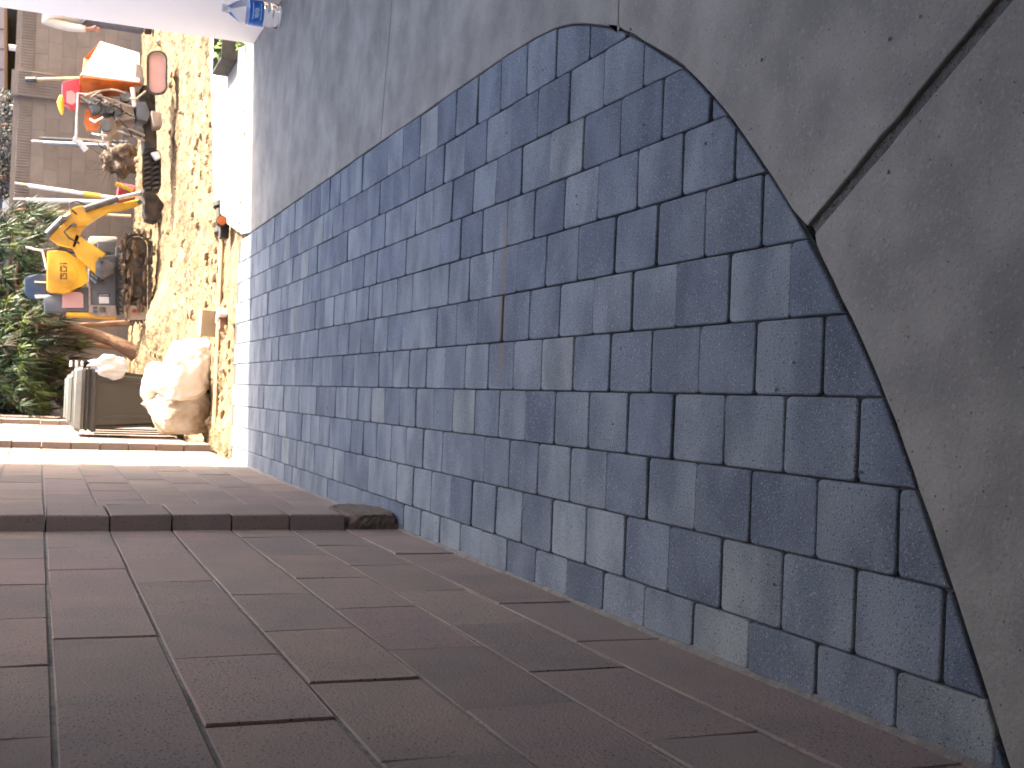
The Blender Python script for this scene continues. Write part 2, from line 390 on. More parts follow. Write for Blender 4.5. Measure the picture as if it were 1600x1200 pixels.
# ------------------------------------------------------------ block wall on the left of the path
BL, BH = .464, .2096
wall = thing('block_wall', (WX-.1, 8, 0), 'long brown concrete block wall along the paver path, with raised pilasters', 'wall')
core = MB(); core.box((WX-.101, 6.9, .94), (.194, 25, 1.88)); 
core.build('mortar', m_mortar, wall)
def block_mesh(L, H, D, ch=.004, wob=.0015):
    # long side along y, face towards +x, origin at the middle of the back
    P = []
    for xx, ins in ((-D, 0), (-ch, 0), (-ch*.25, ch*.4), (0, ch)):
        for sy, sz in ((-1, -1), (1, -1), (1, 1), (-1, 1)):
            P.append((xx+(jit(wob) if ins else 0), sy*(L/2-ins)+(jit(wob*.6)), sz*(H/2-ins)+jit(wob*.5)))
    F = [(3, 2, 1, 0)]
    for r in range(3):
        for i in range(4): F.append((r*4+i, r*4+(i+1) % 4, (r+1)*4+(i+1) % 4, (r+1)*4+i))
    F.append((12, 13, 14, 15))
    return P, F
def mesh(name, P, F, M):
    me = bpy.data.meshes.new(name); me.from_pydata(P, [], F); me.update(); me.materials.append(M); return me
bvar = [mesh('block', *block_mesh(BL-.0018, BH-.008, .09, ch=.003), m_block) for _ in range(8)]
def place(me, name, parent, loc, col=None):
    o = bpy.data.objects.new(name, me); COL.objects.link(o); o.parent = parent; o.location = Vector(loc)-parent.location
    if col: o.color = (*col, 1)
    return o
near = MB()
for c in range(9):
    ph = 2.075 if c % 2 == 1 else 1.848
    z = BH*(c+.5)
    k = -3
    while True:
        y = ph+k*BL+BL/2; k += 1
        if y > 16.2: break
        if y < .9: continue
        s = random.uniform(.92, 1.08); q = random.random()
        colr = (s*1.0, s*random.uniform(.96, 1.04), s*random.uniform(.95, 1.06)) if q > .18 else (s*.86, s*.9, s*.92)
        place(random.choice(bvar), 'block', wall, (WX+jit(.0015), y, z), colr)
    for k in range(-16, 1):
        y = ph+k*BL-BL/2
        if y+BL/2 < .75: near._a([(v.co.x+WX, v.co.y+y, v.co.z+z) for v in bvar[0].vertices], [list(f.vertices) for f in bvar[0].polygons])
stuff(near.build('blocks_behind', m_block, wall))
far = MB()
for c in range(9):
    ph = 2.075 if c % 2 == 1 else 1.848
    for k in range(31, 40):
        y = ph+k*BL+BL/2
        if 16.2 < y < 19.4: far._a([(v.co.x+WX, v.co.y+y, v.co.z+BH*(c+.5)) for v in bvar[1].vertices], [list(f.vertices) for f in bvar[1].polygons])
stuff(far.build('blocks_beyond', m_block, wall))
pvar = [mesh('pilaster_block', *block_mesh(.392, BH-.006, .12, ch=.005, wob=.002), m_block) for _ in range(4)]
for py in (4.376, 9.70, 15.02):
    for c in range(10):
        if py < 5 and c == 0: continue
        s = random.uniform(.85, 1.05)
        place(pvar[c % 4], 'pilaster_block', wall, (WX+.056+jit(.002), py+.196+jit(.003), BH*(c+.5)), (s, s, s))
# the lowest stone of the near pilaster is smeared with rough mortar
bm = MB(); bm.ball((WX-.03, 4.575, BH*.46), (.088, .208, BH*.5), sub=4)
for i, p in enumerate(bm.v):
    c = Vector((WX-.03, 4.575, BH*.46)); d = p-c
    for k, h in ((0, .088), (1, .2), (2, BH*.47)):
        d[k] = max(-h, min(h, d[k]*1.45))
    bm.v[i] = c+d+Vector((noise.noise(p*40), noise.noise(p*40+Vector((5, 0, 0))), noise.noise(p*40+Vector((0, 5, 0)))))*.006
o = bm.build('pilaster_block', m_rough, wall); o['label'] = 'rough lowest stone smeared with dark mortar'
ft = MB(); nseg = 90
for i in range(nseg):
    y0 = 1.2+i*.083; h0 = .010+.006*noise.noise(Vector((i*.6, 2, 0))); h1 = .010+.006*noise.noise(Vector(((i+1)*.6, 2, 0)))
    ft._a([(WX-.002, y0, h0), (WX+h0*1.1, y0, -.004), (WX-.002, y0+.083, h1), (WX+h1*1.1, y0+.083, -.004)], [(0, 1, 3, 2)])
ft.build('foot_mortar', m_mortar, wall)
cp = MB()
for k in range(26): cp.box((WX-.06, -5.5+k*.95, BH*9+.028), (.36, .94, .05), ch=.008)
stuff(cp.build('coping', m_block, wall))

# ------------------------------------------------------------ house on the right, whose shadow covers the path
house = thing('white_house', (5, 2, 0), 'smooth white house wall, its foot behind the blue-labelled water bottle', 'house')
HE = 8.385
hb = MB(); hb.box((RX+2.8, (HE-5)/2, 2.5), (5.6, HE+5, 5.0)); hb.build('wall', m_white, house)
rf = MB(); rf.box((RX+2.8, (HE-5)/2, 5.07), (5.8, HE+5-.02, .14)); rf.build('roof', m_conc, house)
SHADE_ROOF_Y = 2.2
pr = MB(); pr.box(((RX-1.2)/2-.002, (SHADE_ROOF_Y-5)/2, 2.68), (RX+1.2, SHADE_ROOF_Y+5, .16)); pr.build('shade_roof', m_white, house)  # unseen roof added over the camera to darken the near pavers and wall
pb = MB(); pb.box(((RX-1.2)/2, -5.1, 1.3), (RX+1.2, .2, 2.76)); pb.build('shade_wall', m_white, house)  # unseen wall added behind the camera, also to darken the near end
pp = MB(); pp.box((-.95, SHADE_ROOF_Y-.2, 1.3), (.12, .12, 2.58)); pp.build('shade_roof_post', m_white, house)  # post added to carry the unseen shading roof

# ------------------------------------------------------------ dug-up yard
def dirt_z(x, y):
    z = -.055+.035*noise.noise(Vector((x*.9, y*.9, 0)))+.02*noise.noise(Vector((x*3, y*3, 4)))+.03*abs(noise.noise(Vector((x*2.2, y*2.2, 7))))+.018*noise.noise(Vector((x*9, y*9, 9)))
    for cx, cy, sx, sy, h in ((.75, 14.2, .45, .5, .22), (.35, 15.6, .7, .5, .2), (2.9, 16.9, 1.6, .35, .22), (1.3, 13.0, .9, .5, .07), (5.2, 15.5, .9, .8, .2), (1.2, 11.5, .8, .3, .05), (.35, 9.1, .35, .2, .03), (-.3, 9.25, .2, .3, .06)):
        z += h*math.exp(-((x-cx)/sx)**2-((y-cy)/sy)**2)
    z -= .05*math.exp(-((y-14.9-.1*math.sin(x*2))/.6)**2)*(1 if x > .9 else max(0, (x-.5)/.4))
    if y < 8.95: z = min(z, -.03)
    if x > 1.0 and y < 10.0+.445*(x-1.4): z = min(z, -.06)
    return z
NX, NY = 170, 230
vs_, fs_ = [], []
for j in range(NY+1):
    y = 8.62+12.4*(j/NY)**1.15
    for i in range(NX+1):
        x = -.56+9*(i/NX)**1.15; c = noise.noise(Vector((x*22, y*22, 2)))
        vs_.append((x, y, dirt_z(x, y)+(.035*max(0, c))+.02*max(0, noise.noise(Vector((x*45, y*45, 5))))))
for j in range(NY):
    for i in range(NX):
        a = j*(NX+1)+i; fs_.append((a, a+1, a+NX+2, a+NX+1))
mb = MB(); mb._a(vs_, fs_); yard = struct(mb.build('dirt_yard', m_dirt))
m_clod = mat('clod', (.29, .205, .11), (.18, .125, .07), scale=20, rough=1, bump=.8, bscale=80)
mb = MB()
for i in range(2200):
    if random.random() < .55: x = random.uniform(-.4, 3); y = random.uniform(8.75, 12)
    else: x = random.uniform(-.4, 6); y = random.uniform(10, 18)
    if x > 1.0 and y < 10.15+.445*(x-1.4): continue
    r = (.005+.045*random.random()**4)*(.6+.4*(y/11))
    if noise.noise(Vector((x*1.3, y*1.3, 3))) < jit(.25): continue
    mb.ball((x, y, dirt_z(x, y)+r*.3), (r*random.uniform(.7, 1.4), r*random.uniform(.7, 1.4), r*.8), sub=1, amp=.5, seed=i)
stuff(tag(mb.build('dirt_clods', m_clod), 'loose dry clods scattered over the dug-up dirt', 'clods'))

def pl(uv, Y): return [at(u, v, Y) for u, v in uv]
def pris(mb, uv, Y, d, ch=0): return mb.prism(pl(uv, Y), (0, d, 0), ch)
m_black = mat('black_rubber', (.022, .021, .02), (.05, .042, .034), scale=9, rough=.75, bump=.3, bscale=60)
m_tread = mat('muddy_rubber', (.022, .02, .018), (.10, .075, .05), scale=7, rough=.9, bump=.6, bscale=40)
m_yel = mat('yellow_paint', (.78, .43, .025), (.72, .38, .02), scale=3, rough=.42, big=(.62, .56, .5), bigscale=3)
m_navy = mat('navy_vinyl', (.018, .032, .075), (.022, .04, .085), scale=6, rough=.35)
m_slate = mat('slate_paint', (.075, .085, .10), (.10, .105, .115), scale=8, rough=.55, bump=.1)
m_steel = mat('steel', (.55, .56, .58), (.4, .4, .42), scale=10, rough=.3, metal=.9)
m_gsteel = mat('dull_steel', (.14, .14, .145), (.08, .075, .07), scale=10, rough=.5, metal=.6)
m_lite = mat('off_white_plastic', (.68, .67, .64), (.6, .58, .54), scale=6, rough=.5)
m_pink = mat('pink_panel', (.50, .29, .26), (.45, .25, .23), scale=5, rough=.4)
m_tanp = mat('dusty_tan_paint', (.33, .26, .20), (.24, .19, .15), scale=12, rough=.8)
m_orange = mat('orange_paint', (.70, .17, .03), (.60, .14, .025), scale=5, rough=.5, big=(.7, .65, .6), bigscale=5)
m_red = mat('red_plastic', (.62, .03, .05), (.55, .025, .04), scale=5, rough=.4)
m_yelp = mat('yellow_plastic', (.75, .5, .05), (.7, .45, .04), scale=5, rough=.4)
m_bagw = mat('white_woven_plastic', (.74, .69, .60), (.62, .55, .44), scale=5, rough=.6, bump=.25, bscale=70)
m_bagd = mat('soiled_woven_plastic', (.62, .55, .44), (.27, .20, .125), scale=4.5, rough=.65, bump=.25, bscale=70)
m_bin = mat('dark_olive_plastic', (.040, .037, .031), (.052, .048, .040), scale=4, rough=.42, bump=.06)
m_tan = mat('tan_stone', (.42, .32, .20), (.37, .28, .17), scale=12, rough=.9, bump=.3)
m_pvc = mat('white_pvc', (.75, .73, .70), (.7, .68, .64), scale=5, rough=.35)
m_wood = mat('pale_wood', (.50, .36, .20), (.42, .29, .15), scale=10, rough=.6)
m_skin = mat('skin', (.36, .17, .11), (.33, .15, .10), scale=8, rough=.5)
m_shirt = mat('cream_cotton', (.66, .58, .48), (.60, .52, .43), scale=9, rough=.9)
m_jean = mat('grey_denim', (.13, .135, .16), (.10, .105, .125), scale=12, rough=.9)
m_hair = mat('dark_hair', (.02, .015, .012), rough=.6)
m_bark = mat('bark', (.20, .085, .05), (.30, .20, .12), scale=14, rough=.95, bump=1, bscale=30, stretch=(1, 1, .35))

# ---------- garden wall across the back
GY = 20.5
gw = thing('garden_wall', (3, GY, 0), 'tan block garden wall across the far side of the dug-up yard', 'wall')
gb = MB(); gb.box((3.2, GY+.13, .85), (8.4, .2, 2.0)); gb.build('mortar', m_garden, gw)
def gblock(L, H, flute=False):
    P, F = block_mesh(L, H, .08, ch=.003, wob=.001)
    P = [(p[1], -p[0], p[2]) for p in P]; F = [f for f in F]
    if flute:
        P = list(P); F = list(F); n = int(L/.042); w = L/n
        for i in range(n):
            x = -L/2+w*(i+.5); o = len(P); h = H/2
            P += [(x-w*.28, -.001, -h), (x-w*.2, -.012, -h), (x+w*.2, -.012, -h), (x+w*.28, -.001, -h), (x-w*.28, -.001, h), (x-w*.2, -.012, h), (x+w*.2, -.012, h), (x+w*.28, -.001, h)]
            F += [(o, o+1, o+5, o+4), (o+1, o+2, o+6, o+5), (o+2, o+3, o+7, o+6), (o+4, o+5, o+6, o+7)]
    return P, F
gv = [mesh('block', *gblock(.4088, .2075), m_garden) for _ in range(3)]
gvf = mesh('fluted_block', *gblock(.4088, .2075, True), m_garden)
for c in range(9):
    for k in range(21):
        x = -.5+k*.41+(.205 if c % 2 else 0); s = random.uniform(.92, 1.08)
        place(gvf if c == 8 else random.choice(gv), 'fluted_block' if c == 8 else 'block', gw, (x, GY+jit(.002), -.1+.209*(c+.5)), (s, s*.99, s*.98))
for c in range(9):
    s = random.uniform(.95, 1.1); place(gvf, 'pilaster_block', gw, (4.72, GY-.09, -.1+.209*(c+.5)+.02), (s, s, s))
mb = MB(); mb.box((4.72, GY-.02, .9), (.40, .10, 1.98)); mb.build('pilaster_core', m_garden, gw)

# ---------- second-hand bits on the sunlit slab
def cyl_thing(name, pts, r, M, label, cat, group=None, n=10):
    b = MB(); b.tube(pts, r, n); z0 = min(pts, key=lambda p: p[2])
    return tag(b.build(name, M, None, True, loc=z0), label, cat, group)
pipe = thing('plastic_pipe', gr(340, 200, 0), 'white plastic pipe lying along the slab edge, black coupling at one end', 'pipe')
a = Vector((1.46, 9.83, .0)); b_ = Vector((4.2, 11.05, .0)); dr = (b_-a).normalized()
q = MB(); q.tube([a, b_], .038, 14); q.build('pipe', m_pvc, pipe, True)
q = MB(); q.tube([a-dr*.02+Vector((0, 0, -.004)), a-dr*.20+Vector((0, 0, -.004))], .03, 14); q.tube([a-dr*.0, a+dr*.045], .044, 14); q.tube([a-dr*.2, a-dr*.245], .043, 14); q.build('coupling', m_black, pipe, True)
val = thing('valve', (1.27, 9.45, -.03), 'small black valve with an orange disc cap beside the pipe end', 'valve')
q = MB(); q.box((1.24, 9.47, .0), (.15, .10, .07), ch=.01); q.tube([(1.29, 9.44, .03), (1.29, 9.36, .035)], .042, 16); q.build('body', m_black, val, True)
q = MB(); q.tube([(1.29, 9.365, .035), (1.29, 9.345, .036)], .034, 16); q.build('cap', m_orange, val, True)
cr = thing('drain_box', (2.66, 9.35, 0), 'open black drain box on the sunlit slab with a weed in it', 'box')
q = MB()
for dx, dy, sx, sy in ((-.17, 0, .02, .5), (.17, 0, .02, .5), (0, -.25, .36, .02), (0, .25, .36, .02)): q.box((2.66+dx, 9.38+dy, .06), (sx, sy, .12))
q.box((2.66, 9.38, .012), (.34, .5, .02)); q.build('shell', m_black, cr)
m_weed = mat('weed', (.16, .22, .04), (.09, .15, .03), scale=20, rough=.7)
def weed(name, c, r, n, label, M=m_weed, hh=1.0):
    q = MB(); c = Vector(c)
    for i in range(n):
        a = random.uniform(0, 6.28); l = r*random.uniform(.6, 1.2); wv = r*.07; d = Vector((math.cos(a), math.sin(a), 0)); s = Vector((-d.y, d.x, 0))
        p0 = c; p1 = c+d*l*.5+Vector((0, 0, l*.7*hh)); p2 = c+d*l+Vector((0, 0, l*.5*hh))
        q._a([p0-s*wv*.4, p0+s*wv*.4, p1+s*wv, p1-s*wv, p2], [(0, 1, 2, 3), (3, 2, 4)])
    return tag(q.build(name, M, None, loc=c), label, 'weed')
weed('weed', (2.62, 9.3, .02), .17, 22, 'bright green weed growing out of the black drain box')
weed('weed', (2.5, 8.75, 0), .09, 24, 'tuft of weed in the slab by the white wall corner')
pw = G0.lerp(G1, .455); weed('weed', (pw.x, pw.y, -.026), .03, 14, 'tiny green weed sprouting in the open joint between the slabs', mat('dull_weed', (.08, .11, .05), (.05, .07, .03), scale=30, rough=.8))
mb = MB()
for i in range(420):
    t = random.random(); x = 2.4+jit(.0)-t*1.3; y = 8.62+.03*math.sin(t*9)-.28*t*0
    if random.random() < .5: continue
    d = Vector((jit(.02), jit(.02), random.uniform(.01, .035))); mb._a([(x, y, 0), (x+.004, y, 0), (x+d.x, y+d.y, d.z)], [(0, 1, 2)])
stuff(tag(mb.build('joint_grass', m_weed), 'thin line of grass in a joint of the sunlit slab', 'grass'))

# ---------- water bottle
BX, BY = 2.318, 7.40
bt = thing('water_bottle', (BX, BY, 0), 'clear plastic water bottle with a blue label at the foot of the white wall', 'bottle')
sc = 1.0
m_clear = mat('clear_plastic', (.9, .93, .95), (.88, .91, .94), rough=.06, alpha=.93)
prof = [(.030, .004), (.040, 0), (.047, .012), (.0475, .03), (.045, .04), (.0475, .05), (.0475, .066), (.045, .076), (.0475, .086), (.0475, .185), (.047, .20), (.040, .235), (.026, .27), (.0155, .292), (.0145, .31)]
prof = [(a*1.58, b*1.06) for a, b in prof]
q = MB(); q.lathe(prof, (BX, BY, .001), 28); q.build('body', m_clear, bt, True)
q = MB(); q.lathe([(.0760, .106), (.0768, .107), (.0768, .192), (.0760, .193)], (BX, BY, 0), 28)
m_lab = mat('blue_label', (.02, .20, .62), (.012, .10, .42), scale=22, rough=.35); lb = q.build('label', m_lab, bt, True)
q = MB()
for k, (a0, z0, z1) in enumerate(((-2.3, .112, .118), (-2.3, .160, .166))):
    for j in range(9):
        an = a0+j*.16; q.box((BX+.0772*math.cos(an), BY+.0772*math.sin(an), (z0+z1)/2+.01), (.0016, .0128, z1-z0), rz=an)
for j in range(5):
    an = -2.15+j*.16; q.box((BX+.0772*math.cos(an), BY+.0772*math.sin(an), .15), (.0016, .0085, .024+.008*(j % 2)), rz=an, rx=.35)
q.build('print', mat('pale_blue_print', (.55, .72, .88), rough=.4), lb)
q = MB(); q.lathe([(.024, .322), (.0248, .324), (.0248, .348), (.023, .352)], (BX, BY, 0), 18); q.build('cap', m_lite, bt, True)

# ---------- sacks, stone and brick by the path end
def sack(name, c, r, label, M, seed, amp=.16, lean=(0, 0), pinch=None, group=None):
    q = MB(); q.ball((0, 0, 0), 1, sub=5); c = Vector(c); out = []
    for p in q.v:
        d = p.copy(); n = noise.noise(d*1.3+Vector((seed, 0, 0)))*amp+.10*abs(noise.noise(Vector((d.x*2.2+d.z, d.y*2.2, d.z*.9))*1.9+Vector((0, seed, 0))))
        n += .035*noise.noise(d*7+Vector((seed, seed, 0)))+.03*math.sin(9*math.atan2(d.y, d.x)+4*d.z+seed)*(1-abs(d.z))
        k = 1+n; e = Vector((math.copysign(abs(d.x)**.72, d.x), math.copysign(abs(d.y)**.72, d.y), math.copysign(abs(d.z)**.8, d.z)))
        e = Vector((e.x*r[0], e.y*r[1], e.z*r[2]))*k
        if pinch and d.z > .45: t = (d.z-.45)/.55; e.x = e.x*(1-.75*t)+pinch[0]*t; e.y *= 1-.6*t; e.z += pinch[1]*t*t
        e.x += lean[0]*(d.z+1)*r[2]; e.y += lean[1]*(d.z+1)*r[2]
        if e.z < -r[2]*.86: e.z = -r[2]*.86
        out.append(c+e)
    q.v = out
    return tag(q.build(name, M, None, True, loc=c-Vector((0, 0, r[2]*.86))), label, 'sack', group)
sack('filled_sack', (-.215, 10.42, .17), (.20, .21, .27), 'soiled white sack standing upright against the block wall', m_bagd, 3, pinch=(.05, .03))
sack('filled_sack', (.19, 10.34, .14), (.25, .21, .235), 'bright white sack slumped next to the square tan stone', m_bagw, 11, lean=(-.20, 0), pinch=(-.12, .05))
sack('filled_sack', (.02, 10.52, .39), (.17, .14, .09), 'white sack mouth folded over on top of the other two sacks', m_bagw, 21, amp=.3)
q = MB(); c = at(329, 505, 9.9); q.box((c.x, 9.95, c.z+.0), (.215, .10, .155), ry=.03, ch=.008)
tag(q.build('stone_block', m_tan, None, loc=(c.x, 9.95, c.z-.08)), 'square tan stone block standing on edge before the white sack', 'stone')
q = MB(); q.box((.50, 9.42, -.012), (.11, .10, .06), rz=.2, ch=.006)
tag(q.build('brick', mat('brown_brick', (.26, .15, .09), (.2, .11, .07), scale=15, rough=.9, bump=.4), None, loc=(.5, 9.42, -.04)), 'small brown brick half sunk in dirt below the tan stone', 'brick')
q = MB(); q.box((.57, 9.40, .0), (.06, .14, .07), rz=.3, ch=.01)
tag(q.build('stone_block', m_pvc, None, loc=(.57, 9.4, -.035)), 'pale stone chunk lying against the small brown brick', 'stone')
cyl_thing('timber_batten', [(-.3, 9.75, -.03), (1.2, 9.78, -.03)], .022, m_tan, 'long tan batten lying in the dirt in front of the sacks', 'batten', n=6)

# ---------- wheeled bin
BC = Vector((-.155, 12.2, -.06))
bn = thing('wheelie_bin', BC, 'dark olive wheeled refuse bin behind the white sacks', 'bin')
def taper(mb, c, b, t, z0, z1, ch=.03):
    bm = bmesh.new(); bmesh.ops.create_cube(bm, size=1)
    for v in bm.verts:
        s = t if v.co.z > 0 else b; v.co = Vector((v.co.x*s[0], v.co.y*s[1], z1 if v.co.z > 0 else z0))
    bmesh.ops.bevel(bm, geom=bm.edges[:], offset=ch, segments=3, affect='EDGES')
    bm.verts.index_update(); mb._a([Vector(c)+v.co for v in bm.verts], [[v.index for v in f.verts] for f in bm.faces]); bm.free(); return mb
q = MB(); taper(q, BC, (.46, .5), (.57, .66), .06, .88, .04); q.build('body', m_bin, bn, True)
q = MB(); taper(q, BC, (.62, .72), (.62, .72), .84, .90, .018); taper(q, BC, (.60, .70), (.60, .70), .905, .95, .015); q.build('rim', m_bin, bn, True)
q = MB(); taper(q, BC, (.645, .76), (.58, .68), .955, 1.06, .03); taper(q, BC, (.50, .58), (.42, .5), 1.045, 1.12, .025); q.build('lid', mat('grey_lid_plastic', (.13, .125, .11), (.18, .175, .15), scale=4, rough=.3), bn, True)  # lid in a lighter grey than the bin body
for dz in (0, .05, .10):
    q = MB(); q.tube([BC+Vector((.30, -.2, .98+dz)), BC+Vector((.36, -.2, .98+dz))], .012, 8); q.build('hinge_pin', m_lite, bn)
for dx in (-.16, .16):
    q = MB(); q.box(BC+Vector((dx, -.285, .47)), (.03, .02, .70), rx=.10, ch=.006); q.build('rib', m_bin, bn)
for s in (-1, 1):
    q = MB(); q.tube([BC+Vector((s*.24, .26, .1)), BC+Vector((s*.30, .26, .1))], .1, 16); q.build('wheel', m_black, bn)
q = MB()
for k in range(3): q.box(BC+Vector((-.285-.02*k, -.10-.03*k, .45)), (.014, .03, .8))
q.build('side_bar', m_bin, bn)
q = MB(); q.ball((0, 0, 0), 1, sub=4)
for i, p in enumerate(q.v):
    k = 1+.45*noise.noise(p*1.9)+.22*abs(noise.noise(Vector((p.x*5, p.y*5, p.z*1.5)))); q.v[i] = Vector((.17, 11.84, .70))+Vector((p.x*.10*(1-.45*p.z), p.y*.05, p.z*.15))*k
tag(q.build('plastic_bag', mat('thin_film', (.42, .42, .40), (.6, .6, .58), scale=9, rough=.3, stretch=(3, 3, .6)), None, loc=(.17, 11.84, .56)), 'crumpled white plastic bag hanging from the bin rim', 'bag')

# ---------- mini excavator
EY = 16.0
ex = thing('mini_excavator', at(238, 440, EY+.1), 'yellow and slate mini excavator with its boom folded down into the dirt', 'excavator')
q = MB(); pris(q, [(74, 392), (90, 391), (105, 393.5), (123, 406), (131, 410), (138, 428), (137, 443), (127, 445), (111, 456.5), (100, 459), (82, 457), (73, 452)], EY-.30, .34, .02)
hood = q.build('hood', m_yel, ex, True)
q = MB(); pris(q, [(88, 407), (97, 401), (107, 405), (116, 416), (122, 430), (118, 440), (108, 449), (92, 450), (87, 444)], EY-.306, .02, .004); q.build('raised_panel', m_yel, hood, True)
q = MB()                                                   # lettering GCi in stencil bars
def bar(u0, u1, v0, v1): pris(q, [(u0, v0), (u1, v0), (u1, v1), (u0, v1)], EY-.312, .008)
bar(94, 96.6, 427, 436.2); bar(98, 104.6, 434.6, 436.2); bar(103, 104.6, 427, 434.6); bar(98, 103, 427, 428.6); bar(98, 99.3, 428.6, 432)
bar(94, 96.6, 415.6, 424.6); bar(98, 104.6, 423, 424.6); bar(103, 104.6, 417, 423); pris(q, [(98, 414.6), (98, 416.4), (103, 418.6), (104.6, 417)], EY-.312, .008)
bar(94, 96.6, 410.8, 412.6); bar(98, 104.6, 410.8, 412.6)
o = q.build('lettering', mat('brown_print', (.10, .04, .01), rough=.6), hood); o['label'] = 'dark letters GCi on the yellow hood'
q = MB(); pris(q, [(38, 436), (42, 431), (60, 428), (80, 427), (84, 466), (70, 468), (46, 467), (39, 460)], EY+.02, .12, .03); seat = q.build('seat', m_navy, ex, True)
q = MB(); pris(q, [(54, 461), (78, 460.5), (79, 465), (56, 466)], EY-.06, .10, .006); q.build('seat_edge_reflection', m_lite, ex, True)  # off-white strip paints in the white reflection along the seat's armrest edge
q = MB(); pris(q, [(54, 439), (74, 440), (74, 442), (54, 441.5)], EY-.0, .03); q.build('seat_belt', m_lite, seat)
q = MB(); pris(q, [(68, 465), (100, 455), (140, 448), (142, 487), (70, 486)], EY-.18, .5, .012); pris(q, [(140, 402), (181, 398), (181, 478), (140, 476)], EY-.2, .6, .012); q.build('body', m_slate, ex, True)
q = MB(); pris(q, [(97, 456), (126, 456), (130, 460), (130.5, 481), (97, 481)], EY-.215, .02, .004); pk = q.build('side_panel', m_pink, ex)
q = MB(); pris(q, [(138, 440), (141.5, 440), (142, 477), (138.5, 477)], EY-.23, .04, .004); q.build('frame_post', m_tanp, ex)
q = MB(); pris(q, [(139, 476), (181, 477), (183, 495), (150, 494), (139, 488)], EY-.22, .6, .012); q.build('rear_skirt', m_tanp, ex, True)
q = MB()
for v0 in (478.5, 485): pris(q, [(145, v0), (152, v0), (152, v0+4), (145, v0+4)], EY-.235, .02)
pris(q, [(155, 480), (165, 480), (165, 488), (155, 488)], EY-.235, .02); q.build('lamp', m_gsteel, ex)
q = MB(); pris(q, [(104, 487.5), (150, 488.5), (180, 493), (183, 497), (150, 495), (104, 492.5)], EY-.16, .5, .006); q.build('side_cover', m_yel, ex, True)
q = MB(); pris(q, [(154.5, 463.5), (170, 464), (170.5, 474), (155, 474)], EY-.208, .01); lab = q.build('sticker', m_lite, ex)
q = MB(); pris(q, [(153, 458.5), (172, 459.5), (172, 463), (153, 462.5)], EY-.208, .01); q.build('sticker_band', m_black, ex)
q = MB()
for k in range(6): pris(q, [(155+2.6*k, 460.2), (156.5+2.6*k, 460.3), (156.5+2.6*k, 461.7), (155+2.6*k, 461.6)], EY-.212, .006)
q.build('sticker_print', m_lite, ex)
q = MB(); pris(q, [(139, 371), (143, 369), (183, 370), (184, 376), (150, 377), (146, 384), (140, 384)], EY+.05, .45, .02); q.build('battery_cover', m_lite, ex, True)
q = MB(); pris(q, [(152, 377), (181, 377), (181, 398), (152, 398)], EY+.0, .45, .012); q.build('front_box', m_slate, ex, True)
q = MB(); pris(q, [(160, 393), (172, 394), (173, 400), (161, 400), (161, 398.4), (171, 398.4), (171, 395.6), (160, 395)], EY-.02, .02); q.build('grab_handle', m_black, ex)
q = MB(); pris(q, [(181, 385), (192, 385), (192, 490), (181, 492)], EY-.1, .5, .01); q.build('swing_base', m_gsteel, ex)
q = MB(); pris(q, [(150, 408), (168, 405), (180, 412), (178, 428), (160, 436), (149, 430)], EY-.45, .22, .015); q.build('boom_bracket', m_gsteel, ex, True)
for dy in (-.42, .42):                                     # tracks
    tr = MB(); 
    def loop(ins): 
        u0, u1, v0, v1 = 191+ins, 236-ins, 364+ins, 503-ins; r = (u1-u0)/2; um = (u0+u1)/2; out = []
        for k in range(13): a = math.pi*k/12; out.append((um-math.cos(a)*r, v1-r+math.sin(a)*r))
        for k in range(13): a = math.pi*k/12; out.append((um+math.cos(a)*r, v0+r-math.sin(a)*r))
        return out
    Y0 = EY+dy-.10
    A, B = loop(0), loop(5); n = len(A); vv = []
    for Yk, Lp in ((Y0, A), (Y0, B), (Y0+.2, A), (Y0+.2, B)): vv += pl(Lp, Yk)
    ff = []
    for i in range(n):
        j = (i+1) % n; ff += [(i, j, n+j, n+i), (2*n+j, 2*n+i, 3*n+i, 3*n+j), (j, i, 2*n+i, 2*n+j), (n+i, n+j, 3*n+j, 3*n+i)]
    tr._a(vv, ff); track = tr.build('track', m_tread, ex)
    fq = MB(); pris(fq, loop(6), Y0+.05, .12); fq.build('track_frame', m_tread, track)
    lg = MB(); D = loop(-3)
    tot = 0
    for i in range(n):
        p0, p1 = at(*A[i], Y0), at(*A[(i+1) % n], Y0); d0, d1 = at(*D[i], Y0), at(*D[(i+1) % n], Y0)
        L = (p1-p0).length; s = max(1, round(L/.07))
        for k in range(s):
            a0, a1 = (k+.2)/s, (k+.65)/s
            lg.prism([p0.lerp(p1, a0), p0.lerp(p1, a1), d0.lerp(d1, a1*.9+.02), d0.lerp(d1, a0*.9+.08)], (0, .19, 0))
    lg.build('lugs', m_tread, track)
    for v0 in (384, 408, 432, 456, 484):
        ro = MB(); c = at(214, v0, Y0+.02); ro.tube([c, c+Vector((0, .16, 0))], .115 if v0 in (384, 484) else .07, 16); ro.build('roller', m_tread, track)
    if dy < 0:
        pq = MB(); pris(pq, [(197, 477), (226, 478), (229, 481), (229, 497), (226, 500), (199, 500), (196, 496)], Y0-.02, .05, .008); pl_ = pq.build('idler_plate', m_tanp, track)
        pq = MB(); pris(pq, [(206, 487), (214, 486), (214, 488.5), (206, 489)], Y0-.026, .01); pq.build('plate_mark', m_red, track)
mu_ = MB()
for i in range(45):
    p = at(random.choice((random.uniform(190, 200), random.uniform(222, 240), random.uniform(195, 236))), random.uniform(362, 505), EY-.56+jit(.04)); mu_.ball(p, (random.uniform(.015, .08), .02, random.uniform(.01, .028)), sub=2, amp=.9, seed=i)
stuff(mu_.build('caked_mud', mat('caked_mud', (.15, .105, .065), (.09, .06, .04), scale=14, rough=1, bump=.6), ex))
BYY = EY-.42
